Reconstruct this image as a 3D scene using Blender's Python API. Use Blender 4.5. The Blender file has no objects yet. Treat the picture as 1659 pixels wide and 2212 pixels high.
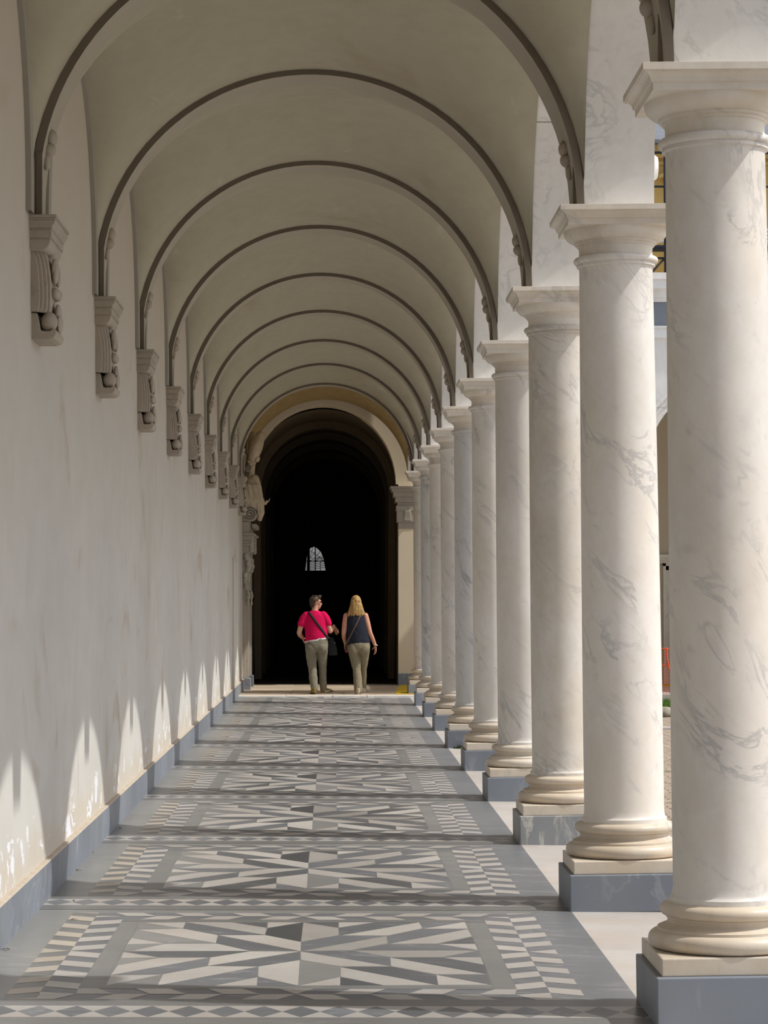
import bpy, bmesh, math, random
from mathutils import Vector, Matrix, Quaternion
from mathutils.bvhtree import BVHTree
random.seed(11)
SC = bpy.context.scene
COL = SC.collection
PI = math.pi
sin, cos, sqrt = math.sin, math.cos, math.sqrt

# ------------------------------------------------------------------ layout (metres)
def YC(k): return 10.124 + 3.585 * (k - 1)       # column k (1 = nearest), along the gallery
PITCH = 3.585
XW = -1.62                                      # plaster face of the long wall
XI, XO = 1.385, 1.775                           # inner / outer face of the arcade wall
ZS = 3.845                                      # springing (top of the abaci)
XM = -0.12                                      # axis of the vault
FS = 0.0067                                     # the pavement falls gently to the court
def fz(x): return -FS * x
def skew(x): return -0.30 * (XI - x) / (XI - XW)   # wall corbels stand a little nearer than the columns

# ------------------------------------------------------------------ helpers
class MB:
    """collects geometry for ONE mesh"""
    def __init__(s): s.v = []; s.f = []; s.m = []; s.t = []; s.sm = []
    def face(s, pts, mat=0, tone=1.0, smooth=False):
        b = len(s.v); s.v += [tuple(p) for p in pts]; s.f.append(tuple(range(b, b + len(pts))))
        s.m.append(mat); s.t.append(tone); s.sm.append(smooth)
    def grid(s, rows, mat=0, closed=False, smooth=True, flip=False, tone=1.0):
        b = len(s.v); n = len(rows[0])
        for r in rows: s.v += [tuple(p) for p in r]
        for i in range(len(rows) - 1):
            for j in range(n if closed else n - 1):
                q = (b + i*n + j, b + i*n + (j+1) % n, b + (i+1)*n + (j+1) % n, b + (i+1)*n + j)
                s.f.append(q[::-1] if flip else q); s.m.append(mat); s.t.append(tone); s.sm.append(smooth)
    def box(s, x0, x1, y0, y1, z0, z1, mat=0, tone=1.0):
        p = [(x, y, z) for z in (z0, z1) for y in (y0, y1) for x in (x0, x1)]
        b = len(s.v); s.v += p
        for q in ((0,2,3,1), (4,5,7,6), (0,1,5,4), (2,6,7,3), (0,4,6,2), (1,3,7,5)):
            s.f.append(tuple(b + i for i in q)); s.m.append(mat); s.t.append(tone); s.sm.append(False)
    def lathe(s, prof, cx=0, cy=0, n=48, mat=0, smooth=True, caps=True):
        rows = [[(cx + r*cos(2*PI*j/n), cy + r*sin(2*PI*j/n), z) for j in range(n)] for r, z in prof]
        s.grid(rows, mat, True, smooth)
        if caps: s.face(rows[0][::-1], mat); s.face(rows[-1], mat)
    def prism(s, poly, axis, a0, a1, mat=0, smooth=False):
        """poly: 2D outline; extruded along axis 'x','y','z' from a0 to a1"""
        def P(u, w, a): return {'x': (a, u, w), 'y': (u, a, w), 'z': (u, w, a)}[axis]
        s.grid([[P(u, w, a0) for u, w in poly], [P(u, w, a1) for u, w in poly]], mat, True, smooth)
        s.face([P(u, w, a0) for u, w in poly][::-1], mat); s.face([P(u, w, a1) for u, w in poly], mat)
    def sqstack(s, prof, cx=0, cy=0, mat=0, hy=None):
        """square section moulding: list of (half width, z)"""
        rows = []
        for h, z in prof:
            k = h if hy is None else h + hy
            rows.append([(cx-h, cy-k, z), (cx+h, cy-k, z), (cx+h, cy+k, z), (cx-h, cy+k, z)])
        s.grid(rows, mat, True, False); s.face(rows[0][::-1], mat); s.face(rows[-1], mat)
    def tube(s, pts, rad, n=10, mat=0, cap=True):
        pts = [Vector(p) for p in pts]; rows = []
        up = Vector((0.13, 0.31, 0.94))
        for i, p in enumerate(pts):
            d = (pts[min(i+1, len(pts)-1)] - pts[max(i-1, 0)]).normalized()
            a = d.cross(up)
            if a.length < .05: a = d.cross(Vector((1, 0, 0)))
            a.normalize(); c = d.cross(a).normalized()
            r = rad[i] if isinstance(rad, (list, tuple)) else rad
            rows.append([p + r*(a*cos(2*PI*j/n) + c*sin(2*PI*j/n)) for j in range(n)])
        s.grid(rows, mat, True, True, flip=True)
        if cap: s.face(rows[0], mat); s.face(rows[-1][::-1], mat)
    def build(s, name, mats, parent=None, loc=None, fix=True, bevel=0, weld=True, tones=False, auto=False):
        me = bpy.data.meshes.new(name); me.from_pydata(s.v, [], s.f)
        for i, p in enumerate(me.polygons): p.material_index = s.m[i]; p.use_smooth = s.sm[i]
        if tones:
            ca = me.color_attributes.new('tone', 'FLOAT_COLOR', 'CORNER')
            k = 0
            for i, p in enumerate(me.polygons):
                t = s.t[i]
                for li in p.loop_indices: ca.data[li].color = (t, t, t, 1)
        if fix or weld:
            bm = bmesh.new(); bm.from_mesh(me)
            if weld: bmesh.ops.remove_doubles(bm, verts=bm.verts, dist=1e-5)
            if fix: bmesh.ops.recalc_face_normals(bm, faces=bm.faces)
            bm.to_mesh(me); bm.free()
        if auto: me.set_sharp_from_angle(angle=math.radians(38))
        o = bpy.data.objects.new(name, me); COL.objects.link(o)
        for m in (mats if isinstance(mats, (list, tuple)) else [mats]): me.materials.append(m)
        if parent is not None: o.parent = parent
        if loc: o.location = loc
        if bevel:
            b = o.modifiers.new('edge', 'BEVEL'); b.width = bevel; b.segments = 2; b.limit_method = 'ANGLE'; b.angle_limit = .6
        return o

def tag(o, label, cat, group=None, kind=None):
    if label: o['label'] = label
    if cat: o['category'] = cat
    if group: o['group'] = group
    if kind: o['kind'] = kind
    return o
def struct(o): o['kind'] = 'structure'; return o
def empty(name, loc, label, cat, group=None):
    o = bpy.data.objects.new(name, None); COL.objects.link(o); o.location = loc
    o.empty_display_size = .2
    return tag(o, label, cat, group)
def copy_tree(o, parent=None):
    c = o.copy(); COL.objects.link(c)
    if parent is not None:
        c.parent = parent; c.matrix_parent_inverse = o.matrix_parent_inverse
    for ch in list(o.children): copy_tree(ch, c)
    return c

# ------------------------------------------------------------------ materials
class NT:
    def __init__(s, name, rough=.6, spec=.4):
        s.mat = bpy.data.materials.new(name); s.mat.use_nodes = True
        s.t = s.mat.node_tree; s.n = s.t.nodes
        s.bsdf = s.n['Principled BSDF']; s.bsdf.inputs['Roughness'].default_value = rough
        s.bsdf.inputs['Specular IOR Level'].default_value = spec
    def add(s, kind, **kw):
        n = s.n.new(kind)
        for k, v in kw.items(): setattr(n, k, v)
        return n
    def set(s, sock, v):
        if hasattr(v, 'is_linked') or isinstance(v, bpy.types.NodeSocket): s.t.links.new(v, sock)
        else: sock.default_value = v
    def coord(s, scale=(1,1,1), rot=(0,0,0), rnd=False, world=False):
        if world: src = s.add('ShaderNodeNewGeometry').outputs['Position']
        else: src = s.add('ShaderNodeTexCoord').outputs['Object']
        if rnd:
            oi = s.add('ShaderNodeObjectInfo')
            c = s.add('ShaderNodeVectorMath', operation='MULTIPLY_ADD')
            cb = s.add('ShaderNodeCombineXYZ')
            for i in range(3): s.t.links.new(oi.outputs['Random'], cb.inputs[i])
            s.t.links.new(cb.outputs[0], c.inputs[0]); c.inputs[1].default_value = (37, 91, 53); s.t.links.new(src, c.inputs[2])
            src = c.outputs[0]
        m = s.add('ShaderNodeMapping'); m.inputs['Scale'].default_value = scale; m.inputs['Rotation'].default_value = rot
        s.t.links.new(src, m.inputs[0]); return m.outputs[0]
    def noise(s, vec, scale=5, detail=4, rough=.55, dist=0):
        n = s.add('ShaderNodeTexNoise'); n.inputs['Scale'].default_value = scale; n.inputs['Detail'].default_value = detail
        n.inputs['Roughness'].default_value = rough; n.inputs['Distortion'].default_value = dist
        s.t.links.new(vec, n.inputs['Vector']); return n.outputs['Fac']
    def math(s, op, a, b=0.0, c=None):
        n = s.add('ShaderNodeMath', operation=op); s.set(n.inputs[0], a); s.set(n.inputs[1], b)
        if c is not None: s.set(n.inputs[2], c)
        return n.outputs[0]
    def rng(s, v, a, b, c=0.0, d=1.0, smooth=True):
        n = s.add('ShaderNodeMapRange'); n.interpolation_type = 'SMOOTHSTEP' if smooth else 'LINEAR'
        s.set(n.inputs['Value'], v)
        for k, x in (('From Min', a), ('From Max', b), ('To Min', c), ('To Max', d)): n.inputs[k].default_value = x
        return n.outputs[0]
    def mix(s, f, a, b, mode='MIX'):
        n = s.add('ShaderNodeMix', data_type='RGBA', blend_type=mode); s.set(n.inputs[0], f)
        for i, v in ((6, a), (7, b)): s.set(n.inputs[i], (*v, 1) if isinstance(v, tuple) and len(v) == 3 else v)
        return n.outputs[2]
    def sep(s, vec):
        n = s.add('ShaderNodeSeparateXYZ'); s.t.links.new(vec, n.inputs[0]); return n.outputs
    def bump(s, h, strength=.3, dist=.01):
        n = s.add('ShaderNodeBump'); n.inputs['Strength'].default_value = strength; n.inputs['Distance'].default_value = dist
        s.t.links.new(h, n.inputs['Height']); s.t.links.new(n.outputs[0], s.bsdf.inputs['Normal'])
    def done(s, col):
        s.set(s.bsdf.inputs['Base Color'], (*col, 1) if isinstance(col, tuple) and len(col) == 3 else col); return s.mat

def plain(name, col, rough=.6, spec=.4, var=.12, scale=30, bump=0, metal=0):
    t = NT(name, rough, spec); c = t.coord(rnd=True)
    n = t.noise(c, scale, 4); dk = tuple(x*(1-var) for x in col); lt = tuple(min(1, x*(1+var)) for x in col)
    t.bsdf.inputs['Metallic'].default_value = metal
    if bump: t.bump(n, bump, .004)
    return t.done(t.mix(n, dk, lt))

def marble(name, base, vein, warm, vscale=1.6, rot=(.5,.6,.4), vamt=.8, wamt=.45, rough=.42, stretch=(1,1,.55), pits=0.0, smear=.5, tone=False, cloud=.12, joint=0):
    t = NT(name, rough, .4)
    c0 = t.coord((1,1,1), rot, rnd=True)
    mp = t.add('ShaderNodeMapping'); mp.inputs['Scale'].default_value = stretch; t.t.links.new(c0, mp.inputs[0]); c = mp.outputs[0]
    n1 = t.noise(c, vscale, 7, .62, .9)
    ridge = t.math('ABSOLUTE', t.math('SUBTRACT', n1, .5))
    v1 = t.rng(ridge, 0.0, .035, 1, 0)
    patch = t.rng(t.noise(c, vscale*.8, 3), .45, .65)
    v1 = t.math('MULTIPLY', v1, patch)
    n2 = t.noise(c, vscale*3.1, 5, .6, .5)
    v2 = t.math('MULTIPLY', t.rng(n2, .58, .74), smear)
    vv = t.math('MULTIPLY', t.math('MAXIMUM', v1, v2), vamt)
    cl = t.rng(t.noise(t.coord((1,1,.5), (0,0,.3), rnd=True), 2.2, 4), .35, .7)
    col = t.mix(t.math('MULTIPLY', cl, wamt), base, warm)
    big = t.rng(t.noise(t.coord((1,1,.6), (0,0,0), rnd=True), 1.1, 3), .3, .7, 1-cloud, 1+cloud*.4)
    col = t.mix(vv, col, vein)
    gr = t.rng(t.noise(t.coord((1,1,.7), (.3,.5,.2), rnd=True), 14, 6, .65, .4), .3, .7)
    col = t.mix(t.math('MULTIPLY', gr, .22), col, tuple(q*.80 for q in warm))
    if pits:
        pn = t.rng(t.noise(t.coord((1,1,.45), (0,0,0), rnd=True), 26, 5, .7, .6), .60, .72)
        pm = t.rng(t.noise(t.coord((1,1,.6), (0,0,0), rnd=True), 2.0, 3), .5, .68)
        pp = t.math('MULTIPLY', t.math('MULTIPLY', pn, pm), pits)
        col = t.mix(pp, col, (.30,.26,.20))
    g = t.add('ShaderNodeVectorMath', operation='SCALE'); t.t.links.new(col, g.inputs[0]); t.set(g.inputs['Scale'], big)
    col = g.outputs[0]
    if tone:
        a = t.add('ShaderNodeAttribute'); a.attribute_name = 'tone'
        col = t.mix(1.0, col, a.outputs['Color'], 'MULTIPLY')
    if joint:
        z = t.sep(t.coord(world=True))[2]
        jl = t.rng(t.math('ABSOLUTE', t.math('SUBTRACT', z, joint)), .003, .006, .7, 0)
        col = t.mix(jl, col, (.20,.185,.16))
    t.bump(t.noise(t.coord(rnd=True), 60, 3), .08, .004)
    return t.done(col)

M = {}
M['shaft'] = marble('marble_shaft', (.81,.79,.76), (.40,.41,.43), (.75,.68,.585), 2.2, (.25,.75,.3), .62, .6, .42, smear=.55, stretch=(1.7,1.7,.42))
M['shaft_pitted'] = marble('marble_shaft_pitted', (.75,.73,.69), (.40,.40,.40), (.62,.55,.45), 2.4, (.3,.9,.5), .6, .75, .5, pits=.8, stretch=(1.6,1.6,.45))
M['shaft_grey'] = marble('marble_shaft_grey', (.70,.705,.71), (.31,.325,.35), (.66,.63,.57), 2.4, (.3,.6,.2), .85, .4, .4, smear=.8, stretch=(1.8,1.8,.4))
M['base_marble'] = marble('marble_base', (.70,.65,.565), (.42,.38,.33), (.62,.51,.38), 2.0, (.3,.4,.9), .5, .75, .4)
M['cap_marble'] = marble('marble_capital', (.82,.785,.72), (.44,.42,.38), (.72,.63,.51), 2.2, (.7,.2,.4), .5, .6, .45)
M['soffit_marble'] = marble('marble_soffit', (.86,.86,.855), (.50,.52,.54), (.83,.79,.73), 1.8, (.7,.4,.7), .6, .35, .42, smear=.6, stretch=(1.6,1.6,.45), joint=4.93)
M['blue'] = marble('bardiglio', (.205,.235,.285), (.37,.40,.44), (.27,.28,.285), 2.4, (.3,.2,.8), .6, .35, .5, cloud=.2)
M['blue_streaked'] = marble('bardiglio_streaked', (.27,.29,.32), (.62,.61,.56), (.33,.33,.32), 3.2, (.3,.1,.2), .95, .4, .5, smear=1.0, stretch=(1.6,1.6,.5))
M['t_light'] = marble('tile_light', (.445,.437,.42), (.36,.355,.35), (.43,.375,.33), 3.0, (.1,.2,.9), .6, .4, .35, stretch=(.45,1.4,1), tone=True)
M['t_dark'] = marble('tile_dark', (.122,.131,.146), (.245,.254,.27), (.15,.152,.155), 6.0, (0,0,.25), .85, .3, .35, stretch=(.3,1.6,1), tone=True)
M['t_mid'] = marble('tile_mid', (.205,.211,.213), (.30,.303,.305), (.24,.232,.218), 4.0, (0,0,.2), .75, .4, .36, stretch=(.35,1.5,1), tone=True)
M['t_warm'] = marble('tile_warm', (.435,.40,.345), (.37,.34,.305), (.41,.34,.27), 2.0, (.1,.2,.4), .35, .5, .38, tone=True)
M['t_tan'] = marble('tan_slab', (.60,.505,.385), (.50,.41,.31), (.55,.42,.30), 1.6, (.1,.2,.4), .35, .6, .45, tone=True)
M['threshold'] = marble('marble_threshold', (.54,.53,.515), (.44,.41,.39), (.54,.46,.40), 1.6, (.1,.2,.4), .5, .6, .4, stretch=(.6,1.5,1))
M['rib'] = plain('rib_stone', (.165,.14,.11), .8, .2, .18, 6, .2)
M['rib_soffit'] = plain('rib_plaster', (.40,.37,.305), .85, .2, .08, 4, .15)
M['rib_grey'] = plain('wall_arch_stone', (.34,.32,.275), .85, .2, .1, 5, .15)
M['corbel'] = marble('corbel_stone', (.44,.395,.33), (.28,.24,.19), (.37,.31,.24), 3.0, (.2,.3,.1), .6, .6, .7)
M['portal'] = marble('portal_stone', (.46,.44,.40), (.30,.29,.27), (.44,.38,.30), 3.0, (.2,.3,.1), .6, .6, .6)
M['statue'] = plain('statue_stone', (.58,.50,.38), .8, .2, .2, 9, .3)
M['ochre'] = plain('ochre_plaster', (.62,.43,.15), .85, .2, .12, 1.5)
M['pier'] = plain('pier_plaster', (.82,.725,.565), .85, .2, .06, 1.2)
M['cream'] = plain('cream_plaster', (.50,.42,.30), .85, .2, .08, 1.2)
M['brown_shutter'] = plain('brown_shutter', (.16,.11,.08), .6, .3, .15, 6)
M['black_steel'] = plain('black_steel', (.02,.02,.025), .35, .5, .2, 5)
M['grey_metal'] = plain('grey_cladding', (.42,.46,.50), .45, .5, .15, 3)
M['slate'] = plain('slate_roof', (.20,.21,.23), .7, .3, .2, 5)
M['orange'] = plain('orange_plastic', (.80,.10,.02), .5, .4, .1, 10)
M['yellow'] = plain('yellow_mat', (.62,.44,.03), .8, .2, .12, 14)
M['white_edge'] = plain('white_step_edge', (.78,.77,.74), .5, .4, .06, 12)
M['shade_wall'] = plain('shade_corridor_plaster', (.19,.155,.11), .9, .1, .2, 2)  # same plaster as the gallery, darkened: the corridor's shade put into its colour
M['shade_floor'] = plain('shade_corridor_floor', (.035,.03,.026), .7, .2, .2, 3)  # near-black base colour carries the shade of the unlit corridor
M['iron'] = plain('dark_iron', (.015,.015,.018), .5, .4, .2, 8)
M['leaf'] = plain('dry_leaf', (.09,.045,.022), .8, .2, .3, 40)
M['moss'] = plain('moss', (.05,.10,.02), .9, .1, .4, 40)
M['grass'] = plain('grass_blade', (.085,.19,.025), .8, .2, .5, 8)
M['rock'] = plain('grey_rock', (.30,.27,.22), .9, .2, .45, 9, .8)
M['skin'] = plain('skin', (.56,.30,.20), .55, .4, .06, 14)
M['skin2'] = plain('skin_pale', (.58,.29,.20), .55, .4, .06, 14)
M['nail'] = plain('nail', (.65,.36,.28), .4, .5, .04, 14)
M['pink'] = plain('pink_cotton', (.62,.008,.085), .9, .1, .10, 26, .25)
M['white_cotton'] = plain('white_cotton', (.82,.82,.84), .9, .1, .04, 20)
M['khaki'] = plain('khaki_cotton', (.195,.18,.135), .9, .1, .16, 22, .5)
M['khaki2'] = plain('khaki_denim', (.215,.19,.13), .9, .1, .16, 22, .5)
M['navy'] = plain('navy_cotton', (.022,.024,.038), .9, .15, .2, 22, .3)
M['hair_brown'] = plain('short_brown_hair', (.058,.036,.02), .55, .4, .8, 55, .8)
M['strap_black'] = plain('black_webbing', (.012,.012,.014), .7, .3, .2, 30)
M['bag_black'] = plain('black_canvas', (.014,.014,.016), .75, .3, .3, 20, .3)
M['strap_brown'] = plain('brown_leather', (.11,.075,.055), .6, .4, .2, 20)
M['shoe_olive'] = plain('olive_suede', (.20,.135,.035), .85, .2, .15, 20)
M['shoe_navy'] = plain('navy_mesh', (.025,.03,.055), .8, .2, .2, 30)
M['shoe_sole'] = plain('pale_rubber', (.60,.57,.50), .7, .3, .06, 20)
M['shoe_beige'] = plain('beige_canvas', (.42,.36,.27), .85, .2, .1, 30)
M['red'] = plain('red_plastic', (.55,.015,.03), .4, .5, .1, 20)
M['silver'] = plain('silver_beads', (.6,.6,.6), .3, .5, .4, 60, 0, .8)
M['lens'] = plain('dark_lens', (.012,.012,.014), .15, .6, .1, 5)

def blond():
    t = NT('blond_hair', .5, .45); c = t.coord((9, 9, .8))
    n = t.noise(c, 9, 4, .6, .4); t.bump(n, .6, .01)
    return t.done(t.mix(t.rng(n, .3, .7), (.23,.125,.035), (.56,.36,.13)))
M['hair_blond'] = blond()

def wall_plaster():
    t = NT('wall_plaster', .85, .2)
    p = t.coord(world=True); x, y, z = t.sep(p)
    st = t.noise(t.coord((1, .42, .36), world=True), 1.6, 6, .62, .5)
    st2 = t.noise(t.coord((1, .6, .55), (.35, 0, 0), world=True), 1.5, 5, .6, 1.0)
    fine = t.noise(t.coord((1, .3, .5), world=True), 7, 5, .6)
    col = t.mix(t.rng(fine, .3, .7), (.565,.555,.525), (.60,.592,.565))
    s1 = t.math('MULTIPLY', t.rng(st2, .57, .74), .62)
    col = t.mix(s1, col, (.40,.30,.205))
    col = t.mix(t.math('MULTIPLY', t.rng(st, .52, .78), .45), col, (.50,.44,.35))
    # brown tint deepening upward: dimming toward the vault put into the colour
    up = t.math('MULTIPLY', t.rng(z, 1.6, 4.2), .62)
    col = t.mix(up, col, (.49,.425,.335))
    # damp tan foot of the wall with flaking white paint
    lowz = t.math('ADD', z, t.math('MULTIPLY', t.noise(t.coord((1, 1.6, 1), world=True), 1.6, 4), -.55))
    damp = t.rng(lowz, .02, .22, .75, 0)
    col = t.mix(damp, col, (.575,.515,.43))
    fl = t.noise(t.coord((1, .75, 1.0), (.5, 0, 0), world=True), 3.4, 7, .68, 1.3)
    band = t.math('MULTIPLY', t.rng(z, .22, .27), t.rng(z, .38, .56, 1, 0))
    fm = t.math('MULTIPLY', t.rng(fl, .575, .585), band)
    fm = t.rng(t.math('MULTIPLY', fm, t.rng(t.noise(t.coord((1,.4,.1), world=True), 1.3, 2), .44, .50)), .12, .2)
    col = t.mix(fm, col, (.78,.79,.84))
    t.bump(fine, .12, .01)
    return t.done(col)
M['wall'] = wall_plaster()

def vault_plaster(name, a, b, stain, amt):
    t = NT(name, .9, .2)
    n = t.noise(t.coord((1, .6, 1), world=True), 1.3, 5, .6, .6)
    f = t.noise(t.coord(world=True), 7, 5, .6)
    col = t.mix(t.rng(f, .3, .7), a, b)
    col = t.mix(t.math('MULTIPLY', t.rng(n, .55, .75), amt), col, stain)
    n2 = t.noise(t.coord((1.3, .5, 1), (0, 0, .5), world=True), 2.0, 5, .7, 1.2)
    col = t.mix(t.math('MULTIPLY', t.rng(n2, .62, .72), .25), col, (.62,.60,.55))
    t.bump(f, .1, .01)
    return t.done(col)
M['vault'] = vault_plaster('vault_plaster', (.395,.37,.29), (.425,.40,.315), (.33,.25,.16), .38)
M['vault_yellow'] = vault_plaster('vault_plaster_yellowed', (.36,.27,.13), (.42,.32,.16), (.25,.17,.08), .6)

def paving():
    t = NT('brick_paving', .9, .2)
    c = t.coord(world=True)
    b = t.add('ShaderNodeTexBrick'); b.inputs['Scale'].default_value = 1.0
    b.inputs['Brick Width'].default_value = .24; b.inputs['Row Height'].default_value = .11
    b.inputs['Mortar Size'].default_value = .010; b.inputs['Mortar Smooth'].default_value = .3
    b.inputs['Color1'].default_value = (.44,.36,.29,1); b.inputs['Color2'].default_value = (.34,.275,.22,1); b.inputs['Mortar'].default_value = (.13,.11,.08,1)
    d = t.add('ShaderNodeTexNoise'); d.inputs['Scale'].default_value = 6; t.t.links.new(c, d.inputs['Vector'])
    w = t.mix(.06, c, d.outputs['Color'], 'ADD'); t.t.links.new(w, b.inputs['Vector'])
    g = t.math('MULTIPLY', t.rng(t.noise(c, 2.6, 6, .7), .58, .68), .8)
    col = t.mix(g, b.outputs['Color'], (.075,.12,.03))
    t.bump(t.noise(c, 20, 4), .5, .02)
    return t.done(col)
M['paving'] = paving()
M['bounce_ground'] = plain('pale_bounce_ground', (.56,.53,.47), .95, .1, .15, 6)  # unseen court ground, made pale to bounce light into the arcade

STAR=[
('D',[(-0.336,0.822),(-0.158,1.048),(-0.16,0.322),(-0.343,0.572)]),
('L',[(-0.342,1.044),(-0.16,1.048),(-0.337,0.832)]),
('L',[(-0.768,1.047),(-0.529,1.041),(-0.344,0.837),(-0.345,0.577)]),
('D',[(-0.768,1.047),(-0.345,0.572),(-0.58,0.558),(-0.769,0.804)]),
('D',[(-0.529,1.041),(-0.344,1.044),(-0.344,0.842)]),
('L',[(-0.576,0.558),(-0.343,0.563),(-0.16,0.322),(-0.158,0.011)]),
('D',[(-0.576,0.558),(-0.158,0.011),(-0.397,0.011),(-0.576,0.277)]),
('L',[(-0.997,0.749),(-0.772,0.799),(-0.58,0.558),(-0.576,0.273)]),
('L',[(-0.983,1.017),(-0.769,1.036),(-0.769,0.804)]),
('M',[(-0.996,0.734),(-0.576,0.268),(-0.824,0.264),(-1.0,0.459)]),
('M',[(-1.007,1.011),(-0.772,0.804),(-0.998,0.759)]),
('L',[(-1.001,0.45),(-0.82,0.255),(-1.006,0.228)]),
('M',[(-1.005,0.219),(-0.82,0.245),(-0.966,0.002),(-1.001,0.002)]),
('L',[(-0.988,-0.007),(-0.823,0.25),(-0.572,0.259),(-0.4,0.011)]),
('D',[(-0.987,-0.016),(-0.4,0.002),(-0.579,-0.202),(-0.817,-0.205)]),
('L',[(-0.999,-0.043),(-0.82,-0.205),(-0.996,-0.229)]),
('M',[(-0.998,-0.238),(-0.82,-0.218),(-0.995,-0.447)]),
('L',[(-0.996,-0.748),(-0.991,-0.456),(-0.816,-0.218),(-0.585,-0.21)]),
('D',[(-0.584,-0.215),(-0.578,-0.47),(-0.76,-0.717),(-0.992,-0.748)]),
('L',[(-0.578,-0.206),(-0.398,-0.002),(-0.16,-0.003),(-0.577,-0.466)]),
('D',[(-0.159,-0.016),(-0.157,-0.276),(-0.344,-0.479),(-0.575,-0.47)]),
('L',[(-0.995,-0.759),(-0.765,-0.729),(-0.991,-1.04)]),
('M',[(-0.765,-0.733),(-0.767,-1.041),(-0.988,-1.047)]),
('L',[(-0.766,-0.721),(-0.577,-0.474),(-0.345,-0.487),(-0.767,-1.041)]),
('D',[(-0.344,-0.504),(-0.339,-0.79),(-0.522,-1.042),(-0.764,-1.045)]),
('L',[(-0.339,-0.801),(-0.335,-1.039),(-0.519,-1.042)]),
('L',[(-0.344,-0.483),(-0.157,-0.281),(-0.154,-1.033),(-0.337,-0.786)]),
('D',[(-0.338,-0.797),(-0.156,-1.041),(-0.334,-1.043)]),
('G',[(-0.157,1.048),(0.025,0.833),(0.024,0.564),(-0.16,0.326)]),
('D',[(-0.156,1.048),(0.026,1.051),(0.025,0.849)]),
('D',[(-0.159,0.317),(0.025,0.559),(0.266,0.549),(-0.154,0.02)]),
('G',[(-0.151,0.011),(0.265,0.539),(0.263,0.282),(0.085,0.037)]),
('L',[(0.028,1.051),(0.212,1.055),(0.027,0.849)]),
('D',[(0.025,0.839),(0.212,1.055),(0.445,1.07),(0.034,0.564)]),
('L',[(0.037,0.559),(0.446,1.059),(0.455,0.831),(0.274,0.559)]),
('D',[(0.449,1.07),(0.681,1.074),(0.456,0.826)]),
('L',[(0.686,1.085),(0.687,0.825),(0.461,0.811)]),
('D',[(0.454,0.806),(0.682,0.805),(0.272,0.273),(0.268,0.549)]),
('L',[(0.685,0.8),(0.693,0.537),(0.509,0.276),(0.277,0.263)]),
('D',[(0.694,0.508),(0.693,0.279),(0.511,0.272)]),
('L',[(0.51,0.263),(0.692,0.266),(0.695,0.06)]),
('D',[(0.269,0.259),(0.508,0.262),(0.693,0.051),(0.087,0.041)]),
('G',[(0.087,0.032),(0.694,0.042),(0.514,-0.176),(0.272,-0.184)]),
('D',[(0.693,0.028),(0.694,-0.169),(0.517,-0.176)]),
('D',[(-0.151,0.002),(0.085,0.028),(0.267,-0.189),(0.265,-0.458)]),
('L',[(-0.157,-0.007),(0.263,-0.47),(0.032,-0.474),(-0.152,-0.272)]),
('B',[(0.517,-0.185),(0.694,-0.182),(0.694,-0.411)]),
('D',[(0.272,-0.193),(0.513,-0.189),(0.696,-0.423),(0.693,-0.698)]),
('L',[(0.267,-0.197),(0.69,-0.702),(0.466,-0.705),(0.265,-0.462)]),
('M',[(-0.158,-0.281),(0.031,-0.474),(0.031,-0.777),(-0.155,-1.033)]),
('L',[(0.03,-0.789),(0.029,-1.027),(-0.151,-1.037)]),
('L',[(0.033,-0.502),(0.447,-1.011),(0.219,-1.021),(0.033,-0.781)]),
('D',[(0.035,-0.494),(0.263,-0.479),(0.462,-0.728),(0.457,-1.011)]),
('D',[(0.031,-0.796),(0.217,-1.025),(0.029,-1.031)]),
('L',[(0.463,-0.728),(0.684,-1.004),(0.459,-1.011)]),
('D',[(0.468,-0.72),(0.694,-0.721),(0.692,-0.997)]),
]
# ================================================================== THE SETTING
# ------------------------------------------------------------------ floor
FY0, FY1 = -7.8, 41.45
fl = MB()
MID, LIG, DRK, WRM, THR = 0, 1, 2, 3, 4
rt = random.Random(5)
def fpoly(pts, mat, tone=1.0, lift=0.0):
    fl.face([(x, y, fz(x) + lift) for x, y in pts], mat, tone)
def rect(x0, x1, y0, y1, mat, tone=1.0, lift=0.0): fpoly([(x0,y0), (x1,y0), (x1,y1), (x0,y1)], mat, tone, lift)
B0 = -0.0016     # bedding of the plain slabs under the inlay level
# plain slabs (bedding level)
for i in range(-3, 10):
    y0, y1 = YC(i) - PITCH*.5, YC(i) + PITCH*.5
    if y1 <= FY0: continue
    rect(-1.66, 1.29, max(y0, FY0), min(y1, FY1), MID, 1.0, B0)
    rect(1.29, 2.05, max(y0, FY0), min(y1, FY1), THR, 1.0, B0)
rect(-1.66, 1.29, YC(10)-PITCH*.5, FY1, MID, 1.0, B0); rect(1.29, 2.05, YC(10)-PITCH*.5, 42.2, THR, 1.0, B0)
X0, XA, XB, XC_, XD, XE = -1.62, -1.392, -1.256, -1.105, -1.003, 0.690   # strip lines
XF, XG, XH, XJ = 0.795, 0.930, 1.070, 1.288
AX = -0.16
TT = {'L': (LIG, 1.0), 'G': (LIG, .74), 'B': (LIG, .84), 'M': (MID, 1.08), 'D': (DRK, 1.0)}
def jit(t, a): return t * (1 + rt.uniform(-a, a))
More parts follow.
